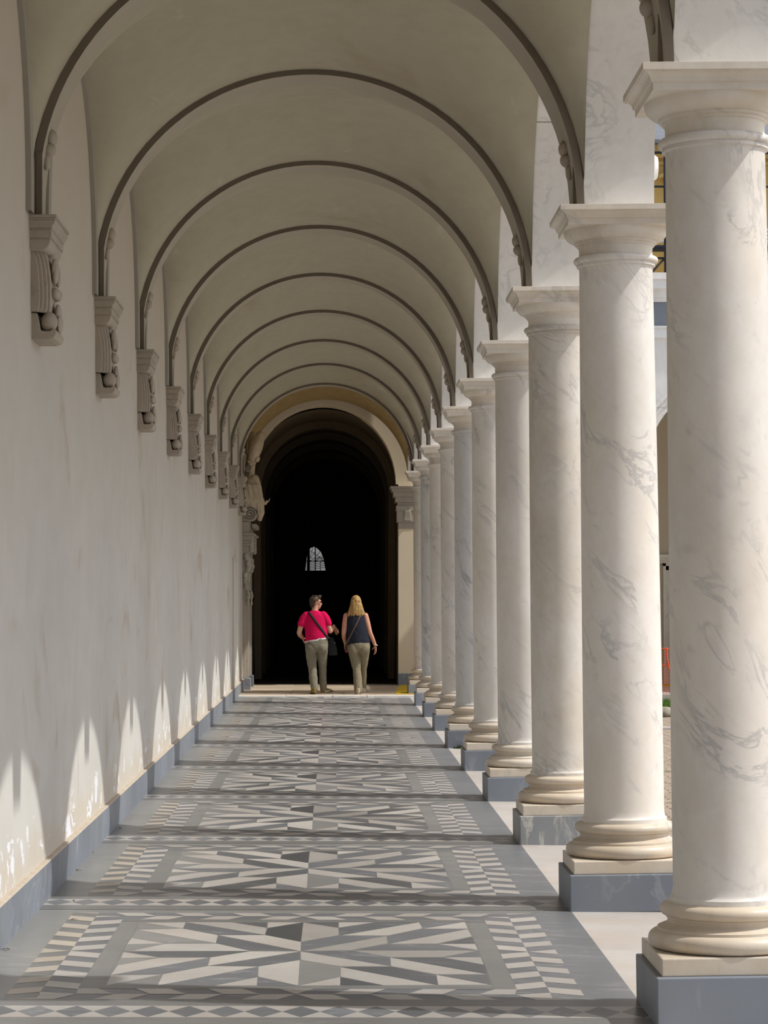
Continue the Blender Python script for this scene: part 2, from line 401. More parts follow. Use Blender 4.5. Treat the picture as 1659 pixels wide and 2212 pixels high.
def panel(yc):
    # side strips
    rect(XJ-.218, XJ, yc-1.55, yc+1.55, DRK, 1.30, -.0008)
    rect(X0, XA, yc-1.55, yc+1.55, MID, 1.08, -.0008)
    # inner grey frame strips and thin borders
    for a, b in ((XC_, XD-.008), (XE+.008, XF)): rect(a, b, yc-1.13, yc+1.13, MID, jit(.92, .1), -.0008)
    rect(XC_, XF, yc-1.127, yc-1.045, MID, jit(.78, .1)); rect(XC_, XF, yc+1.075, yc+1.154, MID, jit(.78, .1))
    rect(XD-.005, XE+.005, yc-1.045, yc+1.075, MID, .95, -.0004)
    for n_, (t, ps) in enumerate(STAR):
        m, k = TT[t]
        fpoly([(x, yc+dy) for x, dy in ps], m, .52 if n_ == 0 and yc < 30 else jit(k, .10 if t != 'D' else .36))
    # chevron rows (across): inner row A, outer row B ; light parallelograms over a dark strip
    P = .312
    for sgn, yin, ymd, yout in ((-1, yc-1.127, yc-1.270, yc-1.408), (1, yc+1.154, yc+1.285, yc+1.418)):
        xl, xr = XC_, XF
        # row A inner
        rect(xl, xr, min(yin, ymd), max(yin, ymd), DRK, jit(1.1, .1), -.0008)
        rect(XB, XG, min(ymd, yout), max(ymd, yout), DRK, jit(1.1, .1), -.0008)
        far_top, far_bot = max(yin, ymd), min(yin, ymd)
        ra = (far_bot, far_top) ; rb = (min(ymd, yout), max(ymd, yout))
        upper, lower = (ra, rb) if sgn < 0 else (rb, ra)
        for (lo, hi), kind in ((upper, 'A'), (lower, 'B')):
            xl2, xr2 = (xl, xr) if (lo, hi) == ra else (XB, XG)
            def clipx(v): return min(max(v, xl2), xr2)
            for s in (-1, 1):
                for j in range(-1, 5):
                    if kind == 'A': bt, tp = (.5+j, 1.0+j), (.75+j, 1.23+j)
                    else: bt, tp = (.25+j, .74+j), (0.0+j, .49+j)
                    if kind == 'A' and j < 0: continue
                    if kind == 'B' and j < 0: continue
                    q = [(AX+s*bt[0]*P, lo), (AX+s*bt[1]*P, lo), (AX+s*tp[1]*P, hi), (AX+s*tp[0]*P, hi)]
                    q = [(clipx(x), y) for x, y in q]
                    if max(x for x, y in q) - min(x for x, y in q) < .03: continue
                    fpoly(q, LIG, jit(.92, .1), .0002)
            if kind == 'A':
                fpoly([(AX-.235*P, hi), (AX, lo), (AX+.235*P, hi)], LIG, .85, .0002)
    # ladders (along): outer and inner column on each side
    for s, xo, xm, xi in ((-1, XA, XB, XC_), (1, XH, XG, XF)):
        y0o, y1o = yc-1.408, yc+1.418; y0i, y1i = yc-1.270, yc+1.285
        rect(min(xo, xm), max(xo, xm), y0o, y1o, MID if s < 0 else DRK, jit(.72 if s < 0 else 1.15, .08), -.0006)
        rect(min(xi, xm), max(xi, xm), y0i, y1i, DRK, jit(1.15, .08), -.0006)
        P2 = .305
        lm = WRM if s < 0 else LIG
        for sg in (-1, 1):
            for j in range(0, 6):
                def cl(v, hi): return min(v, hi)
                H = (yc - y0o) if sg < 0 else (y1o - yc)
                a, b = (.5+j)*P2, (1.0+j)*P2; c, d = (.75+j)*P2, (1.25+j)*P2
                if a < H - .02:
                    fpoly([(xm, yc+sg*a), (xm, yc+sg*cl(b, H)), (xo, yc+sg*cl(d, H)), (xo, yc+sg*cl(c, H))], lm, jit(.98, .08), .0002)
                H = (yc - y0i) if sg < 0 else (y1i - yc)
                a, b = (0+j)*P2, (.5+j)*P2; c, d = (.25+j)*P2, (.75+j)*P2
                if a < H - .02:
                    fpoly([(xm, yc+sg*(a+.004 if j == 0 else a)), (xm, yc+sg*cl(b, H)), (xi, yc+sg*cl(d, H)), (xi, yc+sg*cl(c, H))], LIG, jit(.98, .08), .0002)
        fpoly([(xo, yc-.25*P2), (xo, yc+.25*P2), (xm, yc)], lm, .95, .0002)
def crossband(y):
    """diamond strip between two plain grey bands"""
    rect(X0, XJ, y-.318, y-.140, MID, jit(.80, .08), -.0002); rect(X0, XJ, y+.138, y+.302, MID, jit(.80, .08), -.0002)
    rect(X0, 1.36, y-.140, y+.138, LIG, .92, 0)
    w = .1545; x = -.133 - w*9
    while x < 1.5:
        a, b = max(x-w/2, X0), min(x+w/2, 1.36)
        if b > a + .02: fpoly([(a, y), (x, y-.134), (b, y), (x, y+.132)], DRK, jit(1.15, .3), .0003)
        x += w
for k in range(0, 10):
    panel(YC(k) + 1.73)
    crossband(YC(k) + .02)
o = struct(fl.build('floor', [M['t_mid'], M['t_light'], M['t_dark'], M['t_warm'], M['threshold']], fix=False, weld=False, tones=True))

# floor of the crossing and corridor, with its low white step
st = MB()
ZF = .030
for i, (xa, xb) in enumerate(((-1.62, -.80), (-.79, -.02), (-.01, .56), (.57, 1.36), (1.37, 2.4))):
    st.box(xa, xb, 41.46, 41.62, -.1, ZF, 0, 1.0)
struct(st.build('floor_step', [M['white_edge']], bevel=.006))
f2 = MB()
rr = random.Random(3)
y = 41.625
for r_, dy in enumerate((1.55, 1.40, 1.50, 1.3)):
    x = -1.62
    while x < 2.38:
        w = rr.choice((.9, 1.1, 1.35)); x1 = min(x+w, 2.4)
        f2.box(x+.003, x1-.003, y+.003, min(y+dy, 46.9)-.003, -.1, ZF, 0, rr.uniform(.86, 1.05)); x = x1
    y += dy
f2.box(-1.62, 2.4, 41.62, 46.9, -.12, ZF-.004, 1)
struct(f2.build('floor_crossing', [M['t_tan'], M['rib']], tones=True))
f3 = MB(); f3.box(-1.7, 1.4, 46.9, 75.2, -.12, ZF, 0); struct(f3.build('floor_corridor', [M['shade_floor']]))
f4 = MB(); f4.box(2.4, 17, 41.46, 46.3, -.12, ZF-.001, 0); struct(f4.build('floor_wing', [M['threshold']]))

# ------------------------------------------------------------------ long wall on the left
w = MB()
w.box(XW-.5, XW, -8, 46.3, -.2, 7.0)
struct(w.build('wall_left', [M['wall']]))
b = MB()
Y0b = -7.8
rb = random.Random(8)
while Y0b < 46.0:
    L = rb.uniform(2.4, 3.6); y1 = min(Y0b+L, 46.1)
    b.box(XW, XW+.028, Y0b+.002, y1-.002, -.05, .215, 0)
    Y0b = y1
struct(b.build('baseboard_left', [M['blue']], bevel=.004))
b = MB(); b.prism([(XW, .215), (XW+.029, .215), (XW+.022, .222), (XW, .226)], 'y', -7.8, 46.0, 0)
struct(b.build('trim_baseboard_mortar', [plain('ochre_mortar', (.46,.40,.33), .9, .1, .3, 12, .4)]))
w = MB(); w.box(XW-.5, 2.0, -8.4, -8, -.2, 7.0); struct(w.build('wall_back', [M['wall']]))

# ------------------------------------------------------------------ arcade wall on the right
HA = PITCH/2 - .2                                 # half opening of an arch
def archpts(yc, r, n=28, zs=ZS): return [(yc - r*cos(PI*i/n), zs + r*sin(PI*i/n)) for i in range(n+1)]
aw = MB(); TOP = 7.2
for k in range(-2, 11):
    ya, yb = YC(k), YC(k+1); yc = (ya+yb)/2
    if k == -2: aw.box(XI, XO, -8.2, ya-.2+.0, ZS, TOP, 1)
    # pier over the column
    prof = [(ya-.2, ZS)] if k == -2 else []
    arc = archpts(yc, HA)
    strip = [(ya, ZS)] + arc + [(yb, ZS)]
    for X, mat, fl_ in ((XI, 0, False), (XO, 1, True)):
        lo = [(X, yy, zz) for yy, zz in strip]; hi = [(X, yy, TOP) for yy, zz in strip]
        aw.grid([lo, hi], mat, False, False)
    aw.grid([[(XI, yy, zz) for yy, zz in arc], [(XO, yy, zz) for yy, zz in arc]], 1, False, True)
    aw.face([(XI, ya, ZS), (XO, ya, ZS), (XO, ya+.2, ZS), (XI, ya+.2, ZS)], 1)
    aw.face([(XI, yb-.2, ZS), (XO, yb-.2, ZS), (XO, yb, ZS), (XI, yb, ZS)], 1)
aw.face([(XI, YC(-2), TOP), (XO, YC(-2), TOP), (XO, YC(11), TOP), (XI, YC(11), TOP)], 1)
struct(aw.build('wall_right', [M['vault'], M['soffit_marble']], weld=True, auto=True))
# archivolts on the court side, with a keystone each
av = MB()
for k in range(-2, 10):
    yc = (YC(k)+YC(k+1))/2
    for r0, r1, x1 in ((HA-.002, HA+.09, XO+.018), (HA+.085, HA+.17, XO+.036), (HA+.15, HA+.19, XO+.05)):
        a0, a1 = archpts(yc, r0)[3:-3], archpts(yc, r1)[3:-3]
        rows = [[(XO-.02, y_, z_) for y_, z_ in a0], [(x1, y_, z_) for y_, z_ in a0], [(x1, y_, z_) for y_, z_ in a1], [(XO-.02, y_, z_) for y_, z_ in a1]]
        av.grid(rows, 0, False, True)
    zc = ZS + HA
    av.prism([(yc-.14, zc-.09), (yc+.14, zc-.09), (yc+.19, zc+.3), (yc-.19, zc+.3)], 'x', XO-.05, XO+.14, 0)
    # small patera in the spandrel above each column
    n0 = len(av.v)
    av.lathe([(.005, 0), (.06, .01), (.075, .025), (.06, .045), (.005, .05)], 0, 0, 16)
    for i in range(n0, len(av.v)):
        x_, y_, z_ = av.v[i]; av.v[i] = (XO + z_, YC(k+1) + y_, 4.10 + x_)
struct(av.build('trim_1', [M['soffit_marble']], auto=True))
# cornice toward the court
cr = MB()
for z0, z1, d in ((6.14, 6.2, .05), (6.2, 6.34, .03), (6.77, 6.84, .08), (6.84, 6.98, .14), (6.98, 7.05, .2), (7.05, 7.23, .26)):
    cr.box(XO-.02, XO+d, -8, 42.2, z0, z1)
struct(cr.build('trim_2', [M['soffit_marble']]))
rf = MB(); rf.box(XW-.6, XO-.02, -8.4, 46.6, 7.0, 7.3); struct(rf.build('roof', [M['slate']]))

# ------------------------------------------------------------------ vault, ribs, wall arches
AV, RV, ZV = 1.515, 1.50, ZS + .01
cv = MB(); NX, NY, PW = 44, 30, 6.0
for k in range(-2, 11):
    ya, yb = YC(k)+.10, YC(k+1)-.10
    if k == -2: ya = -8
    yc, hb = (YC(k)+YC(k+1))/2, PITCH/2
    rows = []
    for i in range(NX+1):
        th = PI*i/NX; x = min(max(XM - (AV+.03)*cos(th), XW-.015), XI+.003)
        zt = RV*sqrt(max(0, 1-((x-XM)/AV)**2))
        row = []
        for j in range(NY+1):
            y = ya + (yb-ya)*j/NY
            f = min(max((x-XW)/(XI-XW), 0), 1)
            bl = 1.44 + .14*f; rl = 1.36 + .2*f
            zl = rl*sqrt(max(0, 1-((y-yc)/bl)**2))
            z = (zt**PW + zl**PW)**(1/PW)
            row.append((x, y + skew(x), ZV + z))
        rows.append(row)
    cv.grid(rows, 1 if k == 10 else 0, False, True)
struct(cv.build('ceiling', [M['vault'], M['vault_yellow']], fix=False))

def rib(k, n):
    r = MB(); yk = YC(k); N = 48; D = .160 if k < 10 else .2
    ai, ri, ao, ro = 1.468, 1.462, 1.508, 1.56
    # soffit and faces following the ellipse; short vertical feet on corbel and abacus
    def pt(a, rr_, th, y):
        x = XM - a*cos(th); z = ZV + rr_*sin(th)
        return (x, y + skew(x), z)
    ths = [PI*i/N for i in range(N+1)]
    def dd(t): return D + (.052*((1-cos(t))/2)**2 if k < 10 else 0)
    R = [[pt(ao, ro, t, yk-dd(t)) for t in ths], [pt(ai, ri, t, yk-dd(t)) for t in ths], [pt(ai, ri, t, yk+dd(t)) for t in ths], [pt(ao, ro, t, yk+dd(t)) for t in ths]]
    for row, off in zip(R, (0, 0, 0, 0)):
        a, z_ = row[0], row[-1]
        row.insert(0, (a[0], a[1], 3.735)); row.append((z_[0], z_[1], ZS))
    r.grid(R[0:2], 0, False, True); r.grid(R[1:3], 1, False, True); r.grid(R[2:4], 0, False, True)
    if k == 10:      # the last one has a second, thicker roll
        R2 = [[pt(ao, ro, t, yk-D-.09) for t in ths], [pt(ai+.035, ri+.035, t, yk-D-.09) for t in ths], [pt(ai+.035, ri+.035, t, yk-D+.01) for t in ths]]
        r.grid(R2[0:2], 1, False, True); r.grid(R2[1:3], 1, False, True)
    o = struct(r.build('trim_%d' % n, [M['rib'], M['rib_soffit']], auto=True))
    # carved clasps near both feet and the iron cramps on the face
    for side in (-1, 1):
        c = MB(); x0 = XM + side*ai; s = -side
        y0 = yk + skew(x0)
        za = 4.16
        def q(dz): return XM + side*ai*sqrt(max(0, 1-((za+dz-ZV)/ri)**2))
        for dz, rx, ry, rz in ((.045, .034, .075, .045), (-.02, .040, .06, .04), (-.085, .020, .04, .05)):
            rows = []
            for i in range(9):
                ph = -PI/2 + PI*i/8
                rows.append([(q(dz) + s*.008 + rx*cos(ph)*cos(t), y0 + ry*cos(ph)*sin(t), za+dz+rz*sin(ph)) for t in [2*PI*j/12 for j in range(12)]])
            c.grid(rows, 0, True, True)
        c.build('carved_clasp', [M['corbel']], o)
        h = MB(); xx = x0 - s*.012
        zb = 3.735 if side < 0 else ZS
        h.box(min(xx, xx+s*.03), max(xx, xx+s*.03), y0-D-.006, y0-D+.02, zb, 4.10)
        h.build('iron_cramp', [M['rib']], o)
    return o
n_trim = 3
for k in range(1, 11): rib(k, n_trim); n_trim += 1
# plaster arches along the wall (formerets)
for k in range(1, 11):
    wr = MB(); yc = (YC(k)+YC(k+1))/2 - .30; N = 32
    z0 = 3.735
    rows = []
    for (a, r_, x) in ((1.46, 1.47, XW-.01), (1.46, 1.47, XW+.030), (1.335, 1.35, XW+.030), (1.335, 1.35, XW-.01)):
        row = [(x, yc - a*cos(PI*i/N), z0 + .06 + r_*sin(PI*i/N)) for i in range(N+1)]
        row.insert(0, (row[0][0], row[0][1], z0)); row.append((row[-1][0], row[-1][1], z0)); rows.append(row)
    wr.grid(rows, 0, False, True)
    struct(wr.build('trim_%d' % n_trim, [M['rib_grey'] if 'rib_grey' in M else M['rib_soffit']], auto=True)); n_trim += 1

# ------------------------------------------------------------------ end: pier wall, dark corridor, window
YE = 46.2
ew = MB(); cx, hw, zs, rz = -.19, 1.37, 3.80, 1.485
N = 30
arc = [(cx - hw*cos(PI*i/N), zs + rz*sin(PI*i/N)) for i in range(N+1)]
JL, JR = -1.57, 1.225
out = [(JL, -.1), (JL, zs)] + [(max(min(x, JR-.02), JL+.01), z) for x, z in arc] + [(JR, zs), (JR, -.1)]
for Y in (YE, YE+.6):
    ew.grid([[(x, Y, z) for x, z in out], [(x if JL < x < JR else (-2.2 if x <= JL else 1.56), Y, (z if z < 0 else max(z, 6.9)) if JL < x < JR else (z if z < 0 else 6.9)) for x, z in out]], 0, False, False)
ew.grid([[(x, YE, z) for x, z in out], [(x, YE+.6, z) for x, z in out]], 0, False, False)
struct(ew.build('wall_end', [M['pier']]))
pb = MB(); pb.box(1.215, 1.575, YE-.03, YE+.61, 0, .25, 0); struct(pb.build('baseboard_end', [M['blue']], bevel=.004))
im = MB()
for z0, z1, d in ((2.96, 3.09, .005), (3.09, 3.30, .03), (3.30, 3.40, .045), (3.40, 3.46, .02), (3.46, 3.56, .06), (3.56, 3.66, .10), (3.66, 3.71, .13), (3.71, 3.76, .155)):
    im.box(1.225-d, 1.58+d*.3, YE-d, YE+.6, z0, z1)
im.box(1.33, 1.46, YE-.05, YE-.02, 3.12, 3.32); im.prism([(YE-.06, 3.30), (YE-.02, 3.33), (YE-.02, 3.12), (YE-.045, 3.10)], 'x', 1.345, 1.445)
struct(im.build('trim_24', [M['portal']], bevel=.006))
# corridor
co = MB(); CL, CR = -1.60, 1.25
co.box(CL-.4, CL, 46.79, 75.4, -.2, 5.6); co.box(CR, CR+.4, 46.79, 75.4, -.2, 5.6)
rows = []
for i in range(33):
    th = PI*i/32; x, z = -.175 - 1.44*cos(th), 3.78 + 1.47*sin(th)
    rows.append([(x, 46.7, z), (x, 60, z), (x, 75.4, z)])
co.grid(rows, 0, False, True)
for yb in (49.8, 53.4, 57.0, 60.6):
    rw = []
    for (s_, yy) in ((1.02, yb), (.90, yb), (.90, yb+.45), (1.02, yb+.45)):
        rw.append([(CL+.02+ (0 if s_ > 1 else .13), yy, 0)] + [(-.175 - 1.44*s_*cos(PI*i/32), yy, 3.78 + 1.47*s_*sin(PI*i/32)) for i in range(33)] + [(CR-.02-(0 if s_ > 1 else .13), yy, 0)])
    co.grid(rw, 0, False, False)
struct(co.build('wall_corridor', [M['shade_wall']], fix=False))
cx = MB(); cx.box(-2.2, 2.0, 46.7, 76, 5.6, 5.9); struct(cx.build('ceiling_corridor', [M['shade_wall']]))
# end wall with the small arched window
we = MB(); YW = 75.2
wl, wr_, wb = -.86, -.235, 2.485
import itertools
hole = [(wl, wb), (wr_, wb), (-.30, 2.86), (-.385, 3.06), (-.50, 3.17), (-.585, 3.215), (-.70, 3.17), (-.80, 2.95)]
cxh, czh = -.55, 2.8
def ray_out(p):
    dx, dz = p[0]-cxh, p[1]-czh
    t = min((2.2/abs(dx)) if dx else 1e9, (3.2/abs(dz)) if dz else 1e9); return (cxh+dx*t, czh+dz*t)
dense = []
for a, b_ in zip(hole, hole[1:]+hole[:1]):
    for i in range(8): dense.append((a[0]+(b_[0]-a[0])*i/8, a[1]+(b_[1]-a[1])*i/8))
for Y in (YW, YW+.25):
    we.grid([[(x, Y, z) for x, z in dense], [(ray_out(p)[0], Y, ray_out(p)[1]) for p in dense]], 0, True, False)
we.grid([[(x, YW, z) for x, z in dense], [(x, YW+.25, z) for x, z in dense]], 0, True, False)
struct(we.build('wall_far', [M['shade_wall']], fix=False))
wf = MB()
def bar(a, b_, r=.009, y=YW+.12): wf.tube([(a[0], y, a[1]), (b_[0], y, b_[1])], r, 6)
wf.box(-.80, -.715, YW+.06, YW+.14, wb, 3.2); wf.box(-.566, -.535, YW+.06, YW+.14, wb, 3.25); 
wf.box(-.86, -.24, YW+.07, YW+.13, 2.762, 2.788); bar((-.80, 2.865), (-.3, 2.865), .007); bar((-.395, wb), (-.395, 2.77), .012)
for i in range(7):
    z = 2.50 + i*.06; bar((-.86, z-.03*i*.6), (-.24, z+.08 - i*.0), .008)
for (a, b_) in (((-.71, 2.87), (-.62, 3.2)), ((-.70, 3.1), (-.56, 2.98)), ((-.68, 2.88), (-.57, 3.04)), ((-.53, 2.9), (-.36, 3.13)), ((-.53, 2.98), (-.32, 2.80)), ((-.53, 2.79), (-.40, 2.93))): bar(a, b_, .008)
struct(wf.build('window_1', [M['iron']]))

# ------------------------------------------------------------------ court: ground, far wing, upper house
g = MB(); g.box(2.05, 7.5, -12, 41.46, -.4, -.10, 0); g.box(7.5, 45, -12, 41.46, -.4, -.101, 1); struct(g.build('ground', [M['paving'], M['bounce_ground']]))
g = MB(); g.box(-30, 60, -30, 100, -.8, -.42); struct(g.build('ground_base', [M['paving']]))
YA, YB_ = 42.2, 42.6
fa = MB()
XS = [1.585 + PITCH*i for i in range(5)]
for i in range(4):
    xa, xb = XS[i], XS[i+1]; xc = (xa+xb)/2
    arc = archpts(xc, HA); strip = [(xa, ZS)] + arc + [(xb, ZS)]
    for Y, mat in ((YA, 0), (YB_, 1)):
        fa.grid([[(x, Y, z) for x, z in strip], [(x, Y, 7.2) for x, z in strip]], mat, False, False)
    fa.grid([[(x, YA, z) for x, z in arc], [(x, YB_, z) for x, z in arc]], 0, False, True)
    fa.face([(xa, YA, ZS), (xa+.2, YA, ZS), (xa+.2, YB_, ZS), (xa, YB_, ZS)], 0); fa.face([(xb-.2, YA, ZS), (xb, YA, ZS), (xb, YB_, ZS), (xb-.2, YB_, ZS)], 0)
    for r0, r1, y1 in ((HA-.004, HA+.10, YA-.035), (HA+.095, HA+.19, YA-.07), (HA+.17, HA+.22, YA-.11)):
        a0, a1 = archpts(xc, r0), archpts(xc, r1)
        fa.grid([[(x, YA+.02, z) for x, z in a0], [(x, y1, z) for x, z in a0], [(x, y1, z) for x, z in a1], [(x, YA+.02, z) for x, z in a1]], 0, False, True)
    if i:
        fa.box(xa-.34, xa+.34, YA-.14, YB_+.14, -.1, .2, 2); fa.sqstack([(.315, .2), (.315, .27)], xa, (YA+YB_)/2)
        fa.lathe([(.325, .27), (.325, .34), (.25, .37), (.276, .43), (.235, .47), (.221, .52), (.207, 3.53), (.235, 3.58), (.207, 3.61), (.21, 3.66), (.29, 3.74)], xa, (YA+YB_)/2, 32)
        fa.sqstack([(.29, 3.74), (.29, 3.79), (.335, 3.82), (.335, ZS)], xa, (YA+YB_)/2)
for z0, z1, d, m in ((6.14, 6.2, .07, 0), (6.2, 6.31, .03, 0), (6.31, 6.345, .06, 0), (6.345, 6.76, .01, 2), (6.76, 6.83, .05, 0), (6.83, 6.93, .09, 0), (6.93, 6.97, .12, 0), (6.97, 7.13, .22, 0), (7.13, 7.24, .26, 0)):
    fa.box(1.8, 17, YA-d, YA+.05, z0, z1, m)
struct(fa.build('wall_court', [M['soffit_marble'], M['cream'], M['blue']], auto=True))
bw = MB(); bw.box(1.575, 6.40, YE, YE+.5, 0, 7.2); bw.box(6.40, 7.7, YE, YE+.5, 2.11, 7.2); bw.box(7.7, 17, YE, YE+.5, 0, 7.2)
struct(bw.build('wall_wing', [M['cream']]))
cw = MB(); cw.box(6.0, 17, YB_-.01, YE+.5, 7.0, 7.2); cw.box(1.8, 17, YE+.5, 60, 7.0, 7.2); cw.box(6.0, 17, YB_, YE, 5.7, 5.8); struct(cw.build('ceiling_wing', [M['cream']]))
cw = MB(); cw.box(16.8, 17.2, 42.2, 60, 0, 7.2); struct(cw.build('wall_wing_end', [M['cream']]))
dr = MB()
for xa, xb, d in ((6.20, 6.25, .05), (6.25, 6.33, .03), (6.33, 6.40, .06)):
    dr.box(xa, xb, YE-d, YE+.02, ZF, 2.11+(6.40-xa)); dr.box(14.1-xb, 14.1-xa, YE-d, YE+.02, ZF, 2.11+(6.40-xa))
    dr.box(xa, 14.1-xa, YE-d, YE+.02, 2.11+(6.40-xb), 2.11+(6.40-xa))
for z0, z1, d in ((2.31, 2.36, .06), (2.36, 2.42, .10), (2.42, 2.47, .14)): dr.box(6.16-d*.4, 7.94+d*.4, YE-d, YE+.02, z0, z1)
do = struct(dr.build('door_1', [M['base_marble']]))
dd = MB(); dd.box(6.40, 7.7, YE+.2, YE+.26, ZF, 2.11); dd.build('door_leaf', [M['brown_shutter']], do)
# ochre upper house behind the terrace
up = MB(); YU = 52.0
up.box(2.0, 17, YU, YU+6, 7.2, 11.25, 0)
for z0, z1, d in ((10.86, 10.93, .05), (11.0, 11.1, .12), (11.1, 11.25, .2)): up.box(2.0, 17, YU-d, YU+.05, z0, z1, 0)
uh = tag(up.build('ochre_house', [M['ochre']]), 'ochre upper house seen in the gaps between the right-hand columns, behind the marble cornice', 'building')
rf = MB(); rf.prism([(YU-.45, 11.25), (YU+3, 12.6), (YU+6.4, 11.25)], 'x', 1.6, 17.4, 0)
for i in range(46): rf.box(1.7+i*.34, 1.7+i*.34+.10, YU-.47, YU-.40, 11.25, 11.33, 0)
rf.build('roof', [M['slate']], uh)
for xc in (4.3, 8.05, 11.8):
    wn = MB()
    for z0, z1, d, h in ((10.30, 10.36, .06, .98), (10.36, 10.48, .03, .92), (10.48, 10.54, .12, 1.02)): wn.box(xc-h, xc+h, YU-d, YU+.02, z0, z1)
    for s in (-1, 1):
        wn.box(xc+s*.80-.10, xc+s*.80+.10, YU-.05, YU+.02, 8.0, 10.30)
        wn.prism([(xc+s*1.14, 10.54), (xc+s*1.14, 10.62), (xc, 11.16), (xc, 11.05)], 'y', YU-.22, YU+.01)
    w0 = wn.build('window', [M['ochre']], uh)
    sh = MB(); sh.box(xc-.66, xc+.66, YU-.03, YU+.02, 8.1, 10.13); sh.build('shutter', [M['brown_shutter']], w0)
# black steel frame on the terrace
bf = MB(); YF = 47.2
for z, r in ((10.26, .028), (9.60, .022), (8.40, .068), (8.21, .022)): bf.tube([(3.0, YF, z), (15.0, YF, z)], r, 10)
for x in (3.0, 6.42, 9.84, 13.3): bf.tube([(x, YF, 7.2), (x, YF, 10.3)], .034, 10)
for x in (6.42, 9.84): bf.tube([(x-.02, YF, 8.21), (x-.3, YF, 7.9), (x-.42, YF, 7.4)], .022, 8)
tag(bf.build('steel_frame', [M['black_steel']]), 'black steel scaffold frame standing on the terrace above the marble cornice', 'frame')
aw_ = MB()
for i, z in enumerate((8.86, 8.97, 9.08, 9.19)):
    aw_.prism([(49.6+i*.22, z), (49.9+i*.22, z+.07), (49.9+i*.22, z+.10), (49.6+i*.22, z+.03)], 'x', 5.4, 9.0)
aw_.box(5.5, 5.6, 50.2, 50.3, 7.2, 9.2); aw_.box(8.8, 8.9, 50.2, 50.3, 7.2, 9.2)
tag(aw_.build('metal_canopy', [M['grey_metal']]), 'pale grey sheet metal canopy above the thick black bar, beside the second column capital', 'canopy')
SKY_STRENGTH, SUN_STRENGTH, EXPOSURE = .27, 3.25, 0
# ================================================================== THINGS
# ------------------------------------------------------------------ columns
COL_LABELS = {
 1: 'nearest marble column, cut off by the right edge of the photo',
 2: 'second marble column from the front, whole shaft in view left of the nearest one',
 3: 'third marble column from the front, shaft pitted brown and plinth block streaked white',
 4: 'fourth marble column from the front, pale shaft just left of the pitted third one',
 5: 'fifth marble column from the front, between the fourth and the weed-footed sixth',
 6: 'sixth marble column from the front, grey diagonal veins and a green weed at its block',
 7: 'seventh marble column from the front, plain shaft between two grey veined ones',
 8: 'eighth marble column from the front, smooth beige shaft third from the far end',
 9: 'second last marble column of the arcade, grey shaft with dark veins low down',
 10: 'last marble column of the arcade, beside the dark passage and the white step'}
def make_column():
    r = empty('marble_column', (0, 0, 0), '', '', 'marble columns of the arcade')
    m = MB(); m.sqstack([(.340, 0), (.340, .203)])
    m.build('plinth_block', [M['blue']], r, bevel=.006)
    m = MB(); m.sqstack([(.317, .203), (.317, .276)]); m.build('plinth_slab', [M['base_marble']], r, bevel=.006)
    pr = [(.285, .2755)]
    for i in range(13):
        a = -PI/2 + PI*i/12; pr.append((.290 + .037*cos(a), .313 + .036*sin(a)))
    pr += [(.288, .350), (.288, .361), (.276, .366), (.254, .374), (.246, .384), (.247, .394), (.252, .400), (.252, .406)]
    for i in range(11):
        a = -PI/2 + PI*i/10; pr.append((.249 + .029*cos(a), .433 + .027*sin(a)))
    pr += [(.247, .462), (.236, .464)]
    m = MB(); m.lathe(pr, n=64); m.build('base_moulding', [M['base_marble']], r, auto=True)
    pr = [(.236, .462), (.236, .485), (.228, .492), (.2235, .503), (.2215, .53)]
    for i in range(1, 13):
        t = i/12; z = .53 + (3.535-.53)*t
        rr_ = .2215 - .0165*max(0, (t-.12)/.88)**1.35
        pr.append((rr_, z))
    pr += [(.208, 3.546), (.2195, 3.552), (.2195, 3.566)]
    for i in range(9):
        a = -PI/2 + PI*i/8; pr.append((.218 + .0185*cos(a), 3.586 + .0195*sin(a)))
    pr += [(.206, 3.608)]
    m = MB(); m.lathe(pr, n=64); m.build('shaft', [M['shaft']], r, auto=True)
    pr = [(.206, 3.607), (.205, 3.64), (.207, 3.662), (.216, 3.664), (.216, 3.676), (.231, 3.678), (.231, 3.690)]
    for i in range(1, 9):
        a = PI/2*i/8; pr.append((.231 + .060*sin(a), 3.690 + .065*(1-cos(a))))
    m = MB(); m.lathe(pr, n=64); m.build('capital', [M['cap_marble']], r, auto=True)
    pr = [(.293, 3.7545), (.293, 3.787), (.302, 3.7875), (.302, 3.794)]
    for i in range(7):
        a = PI/2*i/6; pr.append((.304 + .026*(1-cos(a)), 3.796 + .026*sin(a)))
    pr += [(.331, 3.8225), (.331, 3.8275), (.338, 3.828), (.338, 3.8585)]
    m = MB(); m.sqstack(pr); m.build('abacus', [M['cap_marble']], r, bevel=.0025)
    return r
col0 = make_column()
SH = {3: 'shaft_pitted', 6: 'shaft_grey', 9: 'shaft_grey'}
for k in range(1, 11):
    c = col0 if k == 1 else copy_tree(col0)
    c.location = (1.622, YC(k), -.0135); c.rotation_euler = (0, -.0105, 0)
    tag(c, COL_LABELS[k], 'column')
    for ch in c.children:
        nm = ch.name.split('.')[0]
        if nm == 'shaft' and k in SH:
            ch.material_slots[0].link = 'OBJECT'; ch.material_slots[0].material = M[SH[k]]
        if nm == 'plinth_block' and k == 3:
            ch.material_slots[0].link = 'OBJECT'; ch.material_slots[0].material = M['blue_streaked']

